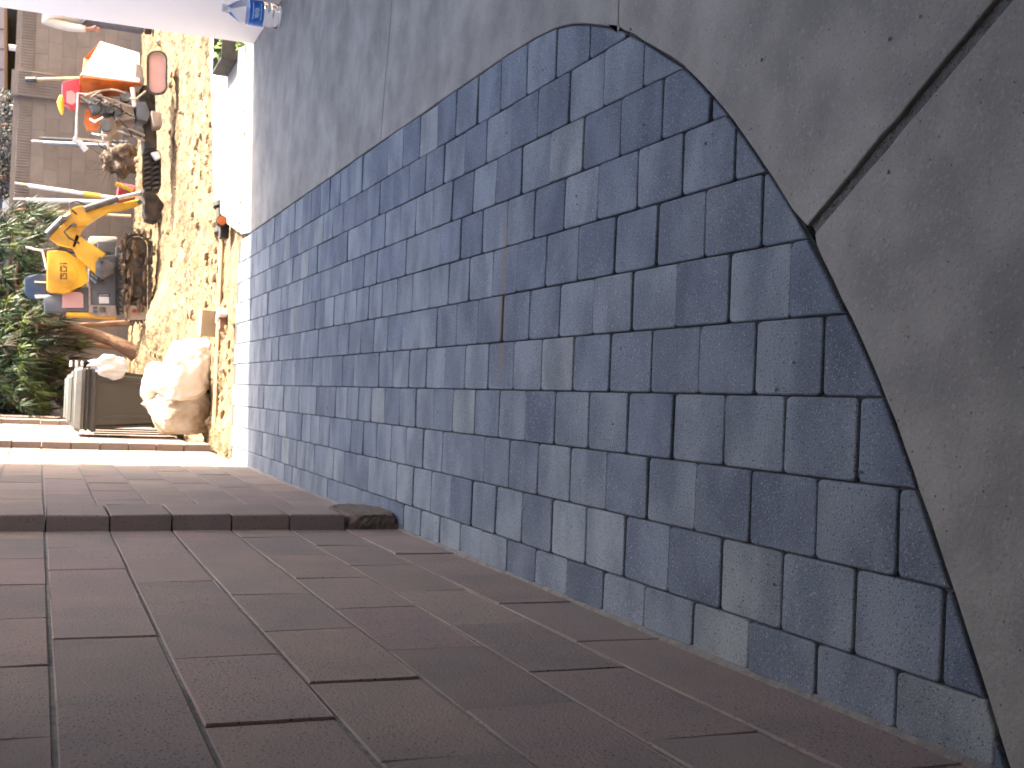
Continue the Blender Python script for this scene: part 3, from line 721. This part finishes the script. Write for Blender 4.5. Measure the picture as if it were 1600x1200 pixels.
q = MB(); pris(q, [(118, 364), (166, 397), (157, 404), (163, 428), (150, 428), (121, 402), (116, 388), (112, 385)], BYY, .13, .01); boom = q.build('boom', m_yel, ex, True)
q = MB(); pris(q, [(75, 370), (78, 364), (100, 352), (106, 344), (126, 345), (136, 350), (124, 366), (118, 388), (110, 386), (90, 381)], BYY+.0, .14, .01); q.build('boom_head', m_yel, ex, True)
q = MB(); pris(q, [(98, 350), (101, 338), (106, 329), (120, 322), (138, 321), (166, 323), (217, 311), (218, 320), (196, 327), (172, 330), (154, 340), (135, 352), (112, 356)], BYY-.03, .11, .01); stick = q.build('dipper_arm', m_yel, ex, True)
def tb(name, p0, p1, r0, M, par): 
    q = MB(); q.tube([p0, p1], r0, 12); return q.build(name, M, par, True)
tb('boom_cylinder', at(74, 366, BYY-.06), at(99, 341, BYY-.06), .042, m_gsteel, boom); tb('boom_rod', at(99, 341, BYY-.06), at(110, 334, BYY-.06), .025, m_steel, boom)
tb('bucket_cylinder', at(132, 327, BYY-.08), at(184, 310, BYY-.08), .042, m_gsteel, stick); tb('bucket_rod', at(184, 310, BYY-.08), at(224, 301, BYY-.08), .028, m_steel, stick)
for (u, v) in ((75, 369), (100, 341), (116, 352), (157, 405), (160, 425), (222, 302), (218, 316)):
    tb('pivot_pin', at(u, v, BYY-.13), at(u, v, BYY+.15), .028, m_gsteel, boom)
hs = MB(); hs.tube([at(112, 352, BYY-.06), at(100, 362, BYY-.12), at(108, 372, BYY-.11), at(124, 380, BYY-.05)], .011, 6); hs.build('hose', m_black, ex, True); hs = MB(); hs.tube([at(120, 335, BYY-.09), at(112, 328, BYY-.12), at(108, 318, BYY-.1), at(120, 314, BYY-.05), at(134, 320, BYY-.05)], .011, 6); hs.build('hose', m_black, ex, True)
q = MB(); pris(q, [(220, 298), (228, 312), (224, 330), (228, 341), (243, 346), (256, 338), (257, 320), (246, 304), (232, 296)], BYY-.18, .40, .012); bk = q.build('bucket', m_tread, ex, True)
for k in range(4):
    q = MB(); y = BYY-.16+.105*k; q.prism([at(243, 344, y), at(256, 339, y), at(258, 352, y)], (0, .05, 0)); q.build('tooth', m_gsteel, bk)
q = MB(); q.tube([at(73, 420, EY-.1), at(66, 392, EY-.1), at(40, 386, EY-.1)], .014, 8); q.build('lever', m_lite, ex, True)
q = MB(); q.tube([at(140, 434, EY-.3), at(150, 442, EY-.36), at(162, 440, EY-.3)], .02, 8); q.tube([at(142, 428, EY-.3), at(152, 436, EY-.38), at(166, 432, EY-.3)], .015, 8); q.build('boom_hoses', m_gsteel, ex, True)

# ---------- tracked dumper
DY = 14.5
dm = thing('tracked_dumper', at(262, 190, DY), 'muddy tracked mini dumper with an orange skip and silver hand rail', 'dumper')
q = MB()                                                   # skip: a tapering hopper, one broad side turned to the sun
near_t, near_b = at(126, 120, 14.25), at(219, 130, 14.35)
r_t, r_b = at(158, 66, 15.1), at(217, 84, 15.0)
l_t, l_b = at(126, 150, 14.65), at(217, 150, 14.6)
fr_t = at(133, 92, 15.4); fr_b = at(213, 100, 15.2)
q._a([near_t, near_b, r_t, r_b, l_t, l_b, fr_t, fr_b], [(0, 2, 3, 1), (0, 1, 5, 4), (4, 5, 7, 6), (6, 7, 3, 2), (1, 3, 7, 5)])
skip = q.build('skip', m_orange, dm)
md = skip.modifiers.new('thick', 'SOLIDIFY'); md.thickness = .018; md.offset = 0
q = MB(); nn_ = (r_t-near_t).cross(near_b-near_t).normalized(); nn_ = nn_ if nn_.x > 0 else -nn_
q.prism([near_t.lerp(r_t, .03), near_t.lerp(r_t, .97), r_b.lerp(near_b, .03), near_b.lerp(near_t, .02)], nn_*.02); q.build('sun_glare_sheet', m_pvc, skip)  # added white sheet stands in for sun glare on the orange side
q = MB(); q.tube([near_t, r_t, fr_t, l_t, near_t], .014, 8); q.build('skip_rim', m_orange, skip)
q = MB(); pris(q, [(212, 96), (222, 104), (226, 128), (216, 146), (208, 140)], DY-.1, .5, .02); q.build('skip_pivot', m_tanp, dm)
q = MB(); pris(q, [(150, 152), (172, 150), (180, 166), (176, 178), (152, 176)], DY-.1, .32, .015); q.build('engine', m_gsteel, dm, True)
q = MB(); pris(q, [(178, 164), (206, 160), (212, 186), (180, 190)], DY-.15, .4, .012); q.build('gearbox', m_tanp, dm, True)
q = MB(); pris(q, [(160, 184), (178, 182), (186, 205), (172, 217), (162, 214)], DY-.12, .35, .03); q.build('fuel_tank', m_tanp, dm, True)
q = MB(); pris(q, [(140, 156), (156, 158), (158, 172), (144, 176)], DY-.2, .25, .01); q.build('air_filter', m_slate, dm, True)
q = MB(); pris(q, [(133, 170), (157, 172), (156, 203), (136, 204), (131, 190)], DY+.02, .03, .004); q.build('guard_panel', m_orange, dm)
q = MB(); pris(q, [(212, 160), (228, 158), (236, 180), (230, 190), (214, 186)], DY-.22, .4, .02); q.build('side_box', m_slate, dm, True)
q = MB(); q.tube([at(160, 150, DY-.15), at(122, 146, DY-.15), at(119, 216, DY-.15), at(170, 222, DY-.12)], .020, 10); q.build('hand_rail', m_steel, dm, True)
q = MB(); q.tube([at(207, 137, DY-.2), at(210, 167, DY-.2)], .026, 8); q.build('rest_bar', m_lite, dm, True)
for a_, b2 in (((140, 146), (208, 168)), ((132, 150), (172, 140)), ((172, 140), (196, 146)), ((140, 152), (170, 165)), ((184, 205), (226, 220)), ((190, 198), (226, 212))):
    q = MB(); q.tube([at(*a_, DY-.24), at((a_[0]+b2[0])/2-2, (a_[1]+b2[1])/2-2, DY-.26), at(*b2, DY-.22)], .013, 6); q.build('control_rod', m_tanp, dm, True)
q = MB(); q.tube([at(126, 152, DY-.24), at(142, 163, DY-.3)], .018, 8); q.build('grip', m_black, dm, True)
for i in range(14):
    u, v = random.uniform(140, 205), random.uniform(150, 210); q = MB(); q.tube([at(u, v, DY-.27), at(u+random.uniform(4, 14), v+jit(10), DY-.32), at(u+random.uniform(12, 26), v+jit(14), DY-.25)], random.uniform(.007, .013), 6); q.build('hose', random.choice((m_black, m_black, m_tanp, m_lite)), dm, True)
for (u, v, r) in ((196, 150, .06), (172, 170, .05), (186, 176, .045), (166, 196, .06), (200, 205, .055), (215, 205, .07)):
    q = MB(); c = at(u, v, DY-.2); q.tube([c, c+Vector((0, .12, 0))], r, 14); q.build('pulley', m_gsteel, dm, True)
q = MB(); pris(q, [(222, 132), (242, 134), (246, 232), (226, 232)], DY-.05, .55, .02); q.build('chassis', m_tread, dm)
q = MB(); pris(q, [(236, 172), (252, 176), (254, 196), (240, 198)], DY-.3, .3, .02); q.build('drive_motor', m_tanp, dm, True)
def strack(u0, u1, v0, v1, Y0, w, name, plate):
    def lp(ins):
        a0, a1, b0, b1 = u0+ins, u1-ins, v0+ins, v1-ins; r = (a1-a0)*.42; o = []
        for (cu, cv, s) in ((a0+r, b1-r, 90), (a0+r, b0+r, 180), (a1-r, b0+r, 270), (a1-r, b1-r, 0)):
            for k in range(5): an = R_(s+22.5*k); o.append((cu+math.cos(an)*r, cv+math.sin(an)*r))
        return o
    A, B = lp(0), lp(3.4); n = len(A); vv = []; ff = []; q = MB()
    for Yk, Lp in ((Y0, A), (Y0, B), (Y0+w, A), (Y0+w, B)): vv += pl(Lp, Yk)
    for i in range(n):
        j = (i+1) % n; ff += [(i, j, n+j, n+i), (2*n+j, 2*n+i, 3*n+i, 3*n+j), (j, i, 2*n+i, 2*n+j), (n+i, n+j, 3*n+j, 3*n+i)]
    q._a(vv, ff); t = q.build(name, m_black, dm)
    if plate:
        q = MB(); q.prism(pl(lp(3.8), Y0+.03), (0, w*.5, 0)); q.build('cover_plate', m_pink, t)
    return t
strack(229, 262, 79, 149, DY-.32, .24, 'track', True)
t2 = strack(222, 252, 232, 302, DY-.05, .26, 'track', False)
q = MB(); pris(q, [(225, 235), (249, 235), (249, 299), (225, 299)], DY-.03, .2); q.build('track_frame', m_black, t2)
for k in range(8):
    for uu in (226, 239):
        q = MB(); v0 = 235+8*k; pris(q, [(uu, v0+3), (uu+4, v0), (uu+9, v0+.5), (uu+9, v0+3.5), (uu+4, v0+4), (uu, v0+6)], DY-.085, .06); q.build('lug', m_tread, t2)
q = MB(); pris(q, [(236, 238), (248, 236), (252, 246), (244, 250)], DY-.2, .1, .01); tag(q.build('rag', m_lite, None, loc=at(252, 244, DY-.2)), 'pale rag dropped on the dumper track', 'rag')
fc = thing('fuel_can', at(126, 145, DY), 'red plastic fuel can with yellow spout on top of the dumper', 'fuel can')
q = MB(); pris(q, [(97, 129), (103, 126), (126, 121), (126, 164), (112, 168), (101, 160), (97, 146)], DY-.1, .22, .02); q.build('body', m_red, fc, True)
q = MB(); pris(q, [(104, 143), (112, 141), (118, 146), (119, 160), (112, 164), (104, 160)], DY-.106, .02, .004); q.build('side_panel', m_pink, fc)
q = MB(); q.tube([at(98, 150, DY-.02), at(95, 160, DY-.02), at(96, 170, DY-.02), at(97, 179, DY-.02)], [.035, .045, .03, .012], 10); q.build('spout', m_yelp, fc, True)

# ---------- person beside the dumper, mostly behind the house corner
def skin_mesh(name, pts, edges, rad, M, parent, root=0, sub=2):
    me = bpy.data.meshes.new(name); base = Vector(parent.location) if parent else Vector((0, 0, 0))
    me.from_pydata([tuple(Vector(p)-base) for p in pts], edges, []); me.update(); o = bpy.data.objects.new(name, me); COL.objects.link(o)
    md = o.modifiers.new('skin', 'SKIN'); 
    for i, sv in enumerate(me.skin_vertices[0].data): sv.radius = (rad[i], rad[i]) if not isinstance(rad[i], tuple) else rad[i]; sv.use_root = (i == root)
    md.use_smooth_shade = True; s = o.modifiers.new('sub', 'SUBSURF'); s.levels = sub; s.render_levels = sub
    me.materials.append(M); o.parent = parent; return o
PX, PY, PZ = 5.28, 18.0, -.02
ps = thing('person', (PX, PY, PZ), 'person in a cream long-sleeved shirt and grey trousers, half hidden by white house wall', 'person')
B = lambda x, y, z: (PX+x, PY+y, PZ+z)
pts = [B(0, 0, .95), B(0, 0, 1.15), B(0, -.01, 1.38), B(0, -.02, 1.50), B(0, -.04, 1.58), B(0, -.05, 1.68),
       B(-.19, 0, 1.42), B(-.25, -.03, 1.12), B(-.27, -.12, .87), B(-.27, -.14, .80), B(.19, 0, 1.42), B(.25, -.03, 1.12), B(.26, -.12, .87), B(.26, -.14, .80),
       B(-.10, 0, .88), B(-.12, -.02, .50), B(-.13, .02, .10), B(-.13, -.12, .045), B(.10, 0, .88), B(.12, -.02, .50), B(.13, .02, .10), B(.13, -.12, .045)]
ed = [(0, 1), (1, 2), (2, 3), (3, 4), (4, 5), (2, 6), (6, 7), (7, 8), (8, 9), (2, 10), (10, 11), (11, 12), (12, 13), (0, 14), (14, 15), (15, 16), (16, 17), (0, 18), (18, 19), (19, 20), (20, 21)]
rd = [.14, .13, .14, .055, .085, .095, .065, .045, .032, .036, .065, .045, .032, .036, .085, .06, .045, .035, .085, .06, .045, .035]
for s, hi in ((-1, 9), (1, 13)):                           # fingers, slightly curled
    hp = Vector(pts[hi])
    for k, (dx, l) in enumerate(((-.026, .055), (-.009, .068), (.009, .072), (.026, .062))):
        i = len(pts); pts += [tuple(hp+Vector((dx, -.012, -.035))), tuple(hp+Vector((dx, -.03, -.035-l*.6))), tuple(hp+Vector((dx*.9, -.015, -.035-l)))]
        ed += [(hi, i), (i, i+1), (i+1, i+2)]; rd += [.0095, .009, .008]
    i = len(pts); pts += [tuple(hp+Vector((-s*.035, -.03, -.01))), tuple(hp+Vector((-s*.042, -.045, -.04)))]; ed += [(hi, i), (i, i+1)]; rd += [.011, .009]
skin_mesh('body', pts, ed, rd, m_skin, ps)
sp = [B(0, 0, .80), B(0, 0, 1.0), B(0, 0, 1.15), B(0, -.01, 1.38), B(-.20, 0, 1.425), B(-.255, -.03, 1.12), B(-.275, -.12, .88), B(.20, 0, 1.425), B(.255, -.03, 1.12), B(.265, -.12, .88), B(0, -.015, 1.47)]
skin_mesh('shirt', sp, [(0, 1), (1, 2), (2, 3), (3, 4), (4, 5), (5, 6), (3, 7), (7, 8), (8, 9), (3, 10)], [(.19, .15), (.17, .14), (.17, .14), (.18, .14), .085, .066, .052, .085, .066, .052, .075], m_shirt, ps)
tp = [B(0, 0, .95), B(-.10, 0, .86), B(-.12, -.02, .50), B(-.13, .02, .09), B(.10, 0, .86), B(.12, -.02, .50), B(.13, .02, .09)]
skin_mesh('trousers', tp, [(0, 1), (1, 2), (2, 3), (0, 4), (4, 5), (5, 6)], [.15, .11, .085, .075, .11, .085, .075], m_jean, ps)
q = MB(); q.ball(B(0, -.025, 1.70), (.098, .108, .10), sub=3, amp=.08); q.build('hair', m_hair, ps, True)
q = MB(); q.ball(B(0, -.155, 1.63), (.014, .022, .022), sub=2); q.build('nose', m_skin, ps, True)
for s in (-1, 1):
    q = MB(); q.ball(B(s*.035, -.138, 1.66), .011, sub=2); q.build('eye', m_black, ps, True)
    q = MB(); q.ball(B(s*.098, -.04, 1.64), (.012, .025, .034), sub=2); q.build('ear', m_skin, ps, True)
    q = MB(); q.box(B(s*.13, -.06, .045), (.10, .28, .10), ch=.03); q.build('shoe', m_black, ps, True)
q = MB(); q.box(B(0, -.137, 1.59), (.05, .008, .01)); q.build('mouth', m_red, ps)

# ---------- tools leaning on the garden wall
TG = 'tools leaning on the garden wall'
def tool(name, u0, v0, u1, v1, r, M, label, cat, head=None, Y0=20.3, Y1=19.9, band=None):
    top, bot = at(u0, v0, Y0), at(u1, v1, Y1)
    t = thing(name, bot, label, cat, TG); q = MB(); q.tube([bot, top], r, 8); q.build('handle', M, t, True)
    d = (top-bot).normalized()
    if head: 
        q = MB(); q.tube([top-d*.02, top+d*head[0]], head[1], 8); q.build('end', head[2], t, True)
    if band: 
        q = MB(); q.tube([bot.lerp(top, band[0]), bot.lerp(top, band[1])], r*1.25, 8); q.build('band', band[2], t, True)
    return t
tool('broom', 55, 124, 190, 121, .028, m_wood, 'wooden-handled broom leaning on the wall behind the orange skip', 'tool', (.14, .045, m_gsteel))
tool('shovel', 66, 222.5, 205, 229, .034, m_steel, 'silver pole with dark tip, nearer of two beside the hand rail', 'pole', (.16, .035, m_tanp), Y0=20.2)
tool('shovel', 62, 216, 200, 222, .028, m_gsteel, 'dark thin pole leaning just behind the silver pole', 'pole', None, Y0=20.32, Y1=20.1)
tool('pole', 44, 290, 210, 314, .032, m_pvc, 'white pole with yellow grip slanting behind the excavator boom', 'pole', (.2, .03, m_tanp), band=(.32, .48, m_yelp))
tool('pole', 42, 312.5, 210, 316, .034, m_pvc, 'straight white pole between the slanting pole and the pale wooden handle', 'pole', (.2, .03, m_tanp))
tool('rake', 55, 329, 205, 338, .026, m_wood, 'pale wooden handle leaning on the wall above the boom knee', 'tool', (.28, .022, m_bark))
q = MB(); q.tube([at(114, 217, 19.6), at(124, 222, 19.6), at(135, 235, 19.6)], .045, 8)
tag(q.build('clamp', m_lite, None, True, loc=at(135, 235, 19.6)), 'pale clamp hanging on the silver pole', 'clamp')
q = MB(); a0 = at(214, 304, 18.6); q.lathe([(.11, 0), (.13, .02), (.155, .26), (.165, .27), (.16, .28)], (a0.x, a0.y, a0.z), 20)
tag(q.build('bucket', mat('dull_red_plastic', (.40, .06, .09), rough=.5), None, True, loc=a0), 'dull red bucket behind the excavator boom tip', 'bucket')
cyl_thing('stake', [at(208, 298, 18.3), at(180, 287, 18.3)], .03, m_yelp, 'short yellow stake standing by the red bucket', 'stake')
# dug-out root ball
rb = thing('root_ball', at(216, 248, 18.2), 'dry dug-out root ball with bare twigs against the garden wall', 'root ball')
q = MB(); c = at(188, 248, 18.2); q.ball(c, (.22, .2, .24), sub=4, amp=.6, fr=2.4, seed=4); q.build('root_mass', mat('root_earth', (.16, .115, .08), (.09, .065, .045), scale=15, rough=1, bump=1, bscale=30), rb)
m_twig = mat('dry_twig', (.07, .05, .038), (.04, .03, .022), scale=20, rough=.9)
for i in range(40):
    a = random.uniform(0, 6.28); el = random.uniform(-.2, 1.3); d = Vector((math.cos(a)*math.cos(el), -abs(math.sin(a))*math.cos(el)*.6, math.sin(el)))
    l = random.uniform(.35, .62); p1 = c+d*l*.6; p2 = c+d*l+Vector((jit(.1), jit(.1), jit(.12)))
    q = MB(); q.tube([c+d*.12, p1, p2], [.009, .006, .002], 5); q.build('twig', m_twig, rb, True)

# ---------- tree with drooping narrow leaves
m_leaf = mat('leaf_green', (.048, .078, .012), (.012, .026, .006), scale=9, rough=.5, objcol=False)
m_leafy = mat('leaf_bright', (.12, .15, .018), (.05, .08, .012), scale=9, rough=.5)
m_dead = mat('leaf_dead', (.075, .055, .026), (.03, .022, .012), scale=9, rough=.8)
TY = 17.6
tree = thing('leaning_tree', at(206, 552, TY), 'leaning tree with reddish trunk and shaggy narrow leaves behind the bin', 'tree')
tk = [at(u, v, TY+dy) for u, v, dy in ((214, 556, 0), (198, 545, 0), (178, 535, .03), (150, 524, .05), (120, 516, .1), (85, 508, .2), (40, 500, .3), (-30, 505, .4), (-110, 520, .5))]
q = MB(); q.tube(tk, [.12, .095, .085, .085, .09, .085, .08, .07, .04], 12)
for i, p in enumerate(q.v): q.v[i] = p+Vector((noise.noise(p*9), noise.noise(p*9+Vector((3, 0, 0))), noise.noise(p*9+Vector((0, 3, 0)))))*.035
q.build('trunk', m_bark, tree, True)
tips = []
def limb(a, b2, r):
    mid = a.lerp(b2, .5)+Vector((jit(.1), jit(.1), .12)); q = MB(); q.tube([a, mid, b2], [r, r*.7, r*.35], 7); q.build('limb', m_bark, tree, True)
    return mid
spots = []
for u, v, dy in ((20, 350, -.2), (35, 380, -.4), (55, 345, -.3), (15, 405, .1), (45, 410, -.1), (10, 440, .2), (62, 390, .3), (30, 440, .3), (15, 480, -.3), (40, 500, -.5), (58, 520, -.6), (20, 530, -.2), (75, 535, -.4),
                 (45, 555, -.3), (12, 565, 0), (65, 570, -.2), (30, 595, -.2), (80, 590, 0), (10, 610, .2), (50, 615, .1), (-30, 380, .2), (-30, 450, .2), (-30, 530, 0), (-30, 600, .3), (-80, 420, .3), (-80, 500, .2), (-80, 580, .4), (-140, 480, .3), (-130, 550, .3), (90, 525, .1), (35, 470, .5), (0, 370, .4), (-60, 350, .3), (95, 560, .2), (70, 615, .3)):
    spots.append(at(u, v, TY+dy))
for i, p in enumerate(spots):
    j = min(range(4, len(tk)), key=lambda k: (tk[k]-p).length); limb(tk[j], p, .03)
crown = {0: MB(), 1: MB(), 2: MB()}
def leaf(mb, p, d, l, w_, droop):
    d = d.normalized(); s = d.cross(Vector((0, 0, 1)));  s = s.normalized() if s.length > .01 else Vector((1, 0, 0)); s = (s+Vector((0, 0, jit(.6)))).normalized()
    P = [p]
    for k in (1, 2, 3): t = k/3; P.append(p+d*l*t+Vector((0, 0, -droop*l*t*t)))
    wd = (w_*.5, w_, w_*.8, .001); vv = []
    for a, ww in zip(P, wd): vv += [a-s*ww, a+s*ww]
    mb._a(vv, [(0, 1, 3, 2), (2, 3, 5, 4), (4, 5, 7, 6)])
for p in spots:
    for c in range(11):
        o = p+Vector((random.gauss(0, .16), random.gauss(0, .14), random.gauss(0, .14)))
        out = (o-p)+Vector((jit(.2), jit(.2)-.1, .05)); kind = random.choices((0, 1, 2), (5, 1.9, 1.6))[0]
        if o.z < at(70, 500, TY).z and random.random() < .55: kind = 2
        for l in range(34):
            d = out.normalized()*.5+Vector((random.gauss(0, .6), random.gauss(0, .6), random.gauss(0, .5)))
            leaf(crown[kind], o, d, random.uniform(.10, .24), random.uniform(.005, .010), random.uniform(.3, 1.1))
for k, nm, M in ((0, 'crown', m_leaf), (1, 'young_leaves', m_leafy), (2, 'dead_leaves', m_dead)): crown[k].build(nm, M, tree)
# dark hedge of the same leaves behind, over the wall
hd = thing('hedge', (.6, 19.6, 0), 'dark dense shrub growing between the leaning tree and the garden wall', 'shrub')
q = MB(); 
for i in range(9000):
    p = at(random.uniform(-60, 70), random.uniform(430, 648), 19.3+jit(.4)); leaf(q, p, Vector((jit(1), jit(1)-.4, jit(1))), random.uniform(.1, .22), .014, .6)
q.build('foliage', mat('leaf_dark', (.013, .020, .008), (.007, .010, .005), scale=9, rough=.7), hd)
for k in range(5):
    p = at(90, 455+42*k, 19.6); q = MB(); q.tube([(p.x, p.y, -.1), (p.x+jit(.1), p.y, .8), (p.x+jit(.3), p.y, 1.9)], [.05, .04, .02], 7); q.build('stem', m_bark, hd, True)

# ---------- beyond the garden wall
nb = thing('neighbour_house', at(40, 90, 27), 'pinkish neighbour house with a black carport opening behind the garden wall', 'house')
m_pinkw = mat('pinkish_render', (.30, .25, .25), (.26, .22, .22), scale=2, rough=.9)
m_void = mat('dark_interior', (.012, .012, .012), rough=1)  # shade inside the carport painted as near-black; also colours the fascia joints
q = MB(); pris(q, [(6.5, -40), (-120, -40), (-120, 168), (6.5, 168)], 27, 4.0); q.build('fascia', m_pinkw, nb)
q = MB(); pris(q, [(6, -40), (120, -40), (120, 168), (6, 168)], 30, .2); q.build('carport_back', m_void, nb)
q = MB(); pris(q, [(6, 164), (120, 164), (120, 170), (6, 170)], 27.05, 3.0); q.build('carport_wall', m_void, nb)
for v0 in (45, 76, 108, 140):
    q = MB(); pris(q, [(-100, v0), (6.3, v0), (6.3, v0+.5), (-100, v0+.5)], 26.985, .02); q.build('fascia_joint', m_void, nb)
cyl_thing('hanging_bar', [at(14, 74, 26), at(30, 76, 26)], .06, m_lite, 'pale bar inside the black carport opening', 'bar')
cyl_thing('hanging_bar', [at(14, 167, 26), at(28, 168, 26)], .05, m_lite, 'pale bar at the end of the black carport opening by grey bush', 'bar')
def bush(name, u, v, Y, ru, n, M, label, lr=(.05, .12)):
    c = at(u, v, Y); t = thing(name, (c.x, c.y, -.3), label, 'shrub'); q = MB()
    for i in range(n):
        d = Vector((random.gauss(0, 1), random.gauss(0, 1), random.gauss(0, 1))).normalized()*random.uniform(.5, 1)**.5
        p = c+Vector((d.x*ru[0], d.y*ru[0], d.z*ru[1])); leaf(q, p, d+Vector((jit(.8), jit(.8), jit(.8))), random.uniform(*lr), .018, .3)
    q.build('foliage', M, t)
    q = MB(); q.tube([(c.x, c.y, -.3), (c.x+.05, c.y, c.z-.2), (c.x, c.y, c.z+.2)], [.06, .05, .02], 7); q.build('stem', m_bark, t, True); return t
m_greyleaf = mat('grey_leaf', (.13, .125, .11), (.07, .07, .06), scale=8, rough=.8)
bush('bush', 12, 198, 23, (.62, .62), 2600, m_greyleaf, 'dry grey bush rising behind the wall right of the fluted pilaster')
bush('bush', 14, 278, 23.5, (.42, .45), 1500, m_dead, 'brownish flowering bush behind the wall above the white poles')
bush('bush', -25, 235, 25, (.7, .6), 1500, m_greyleaf, 'grey bush farther back between the other two bushes')
sh = thing('slate_house', at(30, 330, 31), 'slate-blue house wall far behind the garden wall and tree', 'house')
q = MB(); pris(q, [(-160, 172), (60, 172), (60, 470), (-160, 470)], 31, 4); q.build('wall', mat('slate_blue_render', (.10, .12, .165), (.085, .10, .14), scale=2, rough=.9), sh)
q = MB(); pris(q, [(-165, 165), (-160, 165), (-150, 480), (-165, 480)], 30.6, 5); q.build('roof', m_slate, sh)
q = MB(); pris(q, [(4, 303), (21, 303), (21, 332), (4, 332)], 24.4, .35, .01)
tag(q.build('meter_box', m_lite, None, loc=at(21, 318, 24.4)), 'small white box above the garden wall next to the tree', 'box')
bush('backdrop_bush', 5, 600, 25, (2.4, 1.6), 5000, MATS['leaf_dark'], 'dark mass of leaves beyond the wall above the bin', (.1, .25))
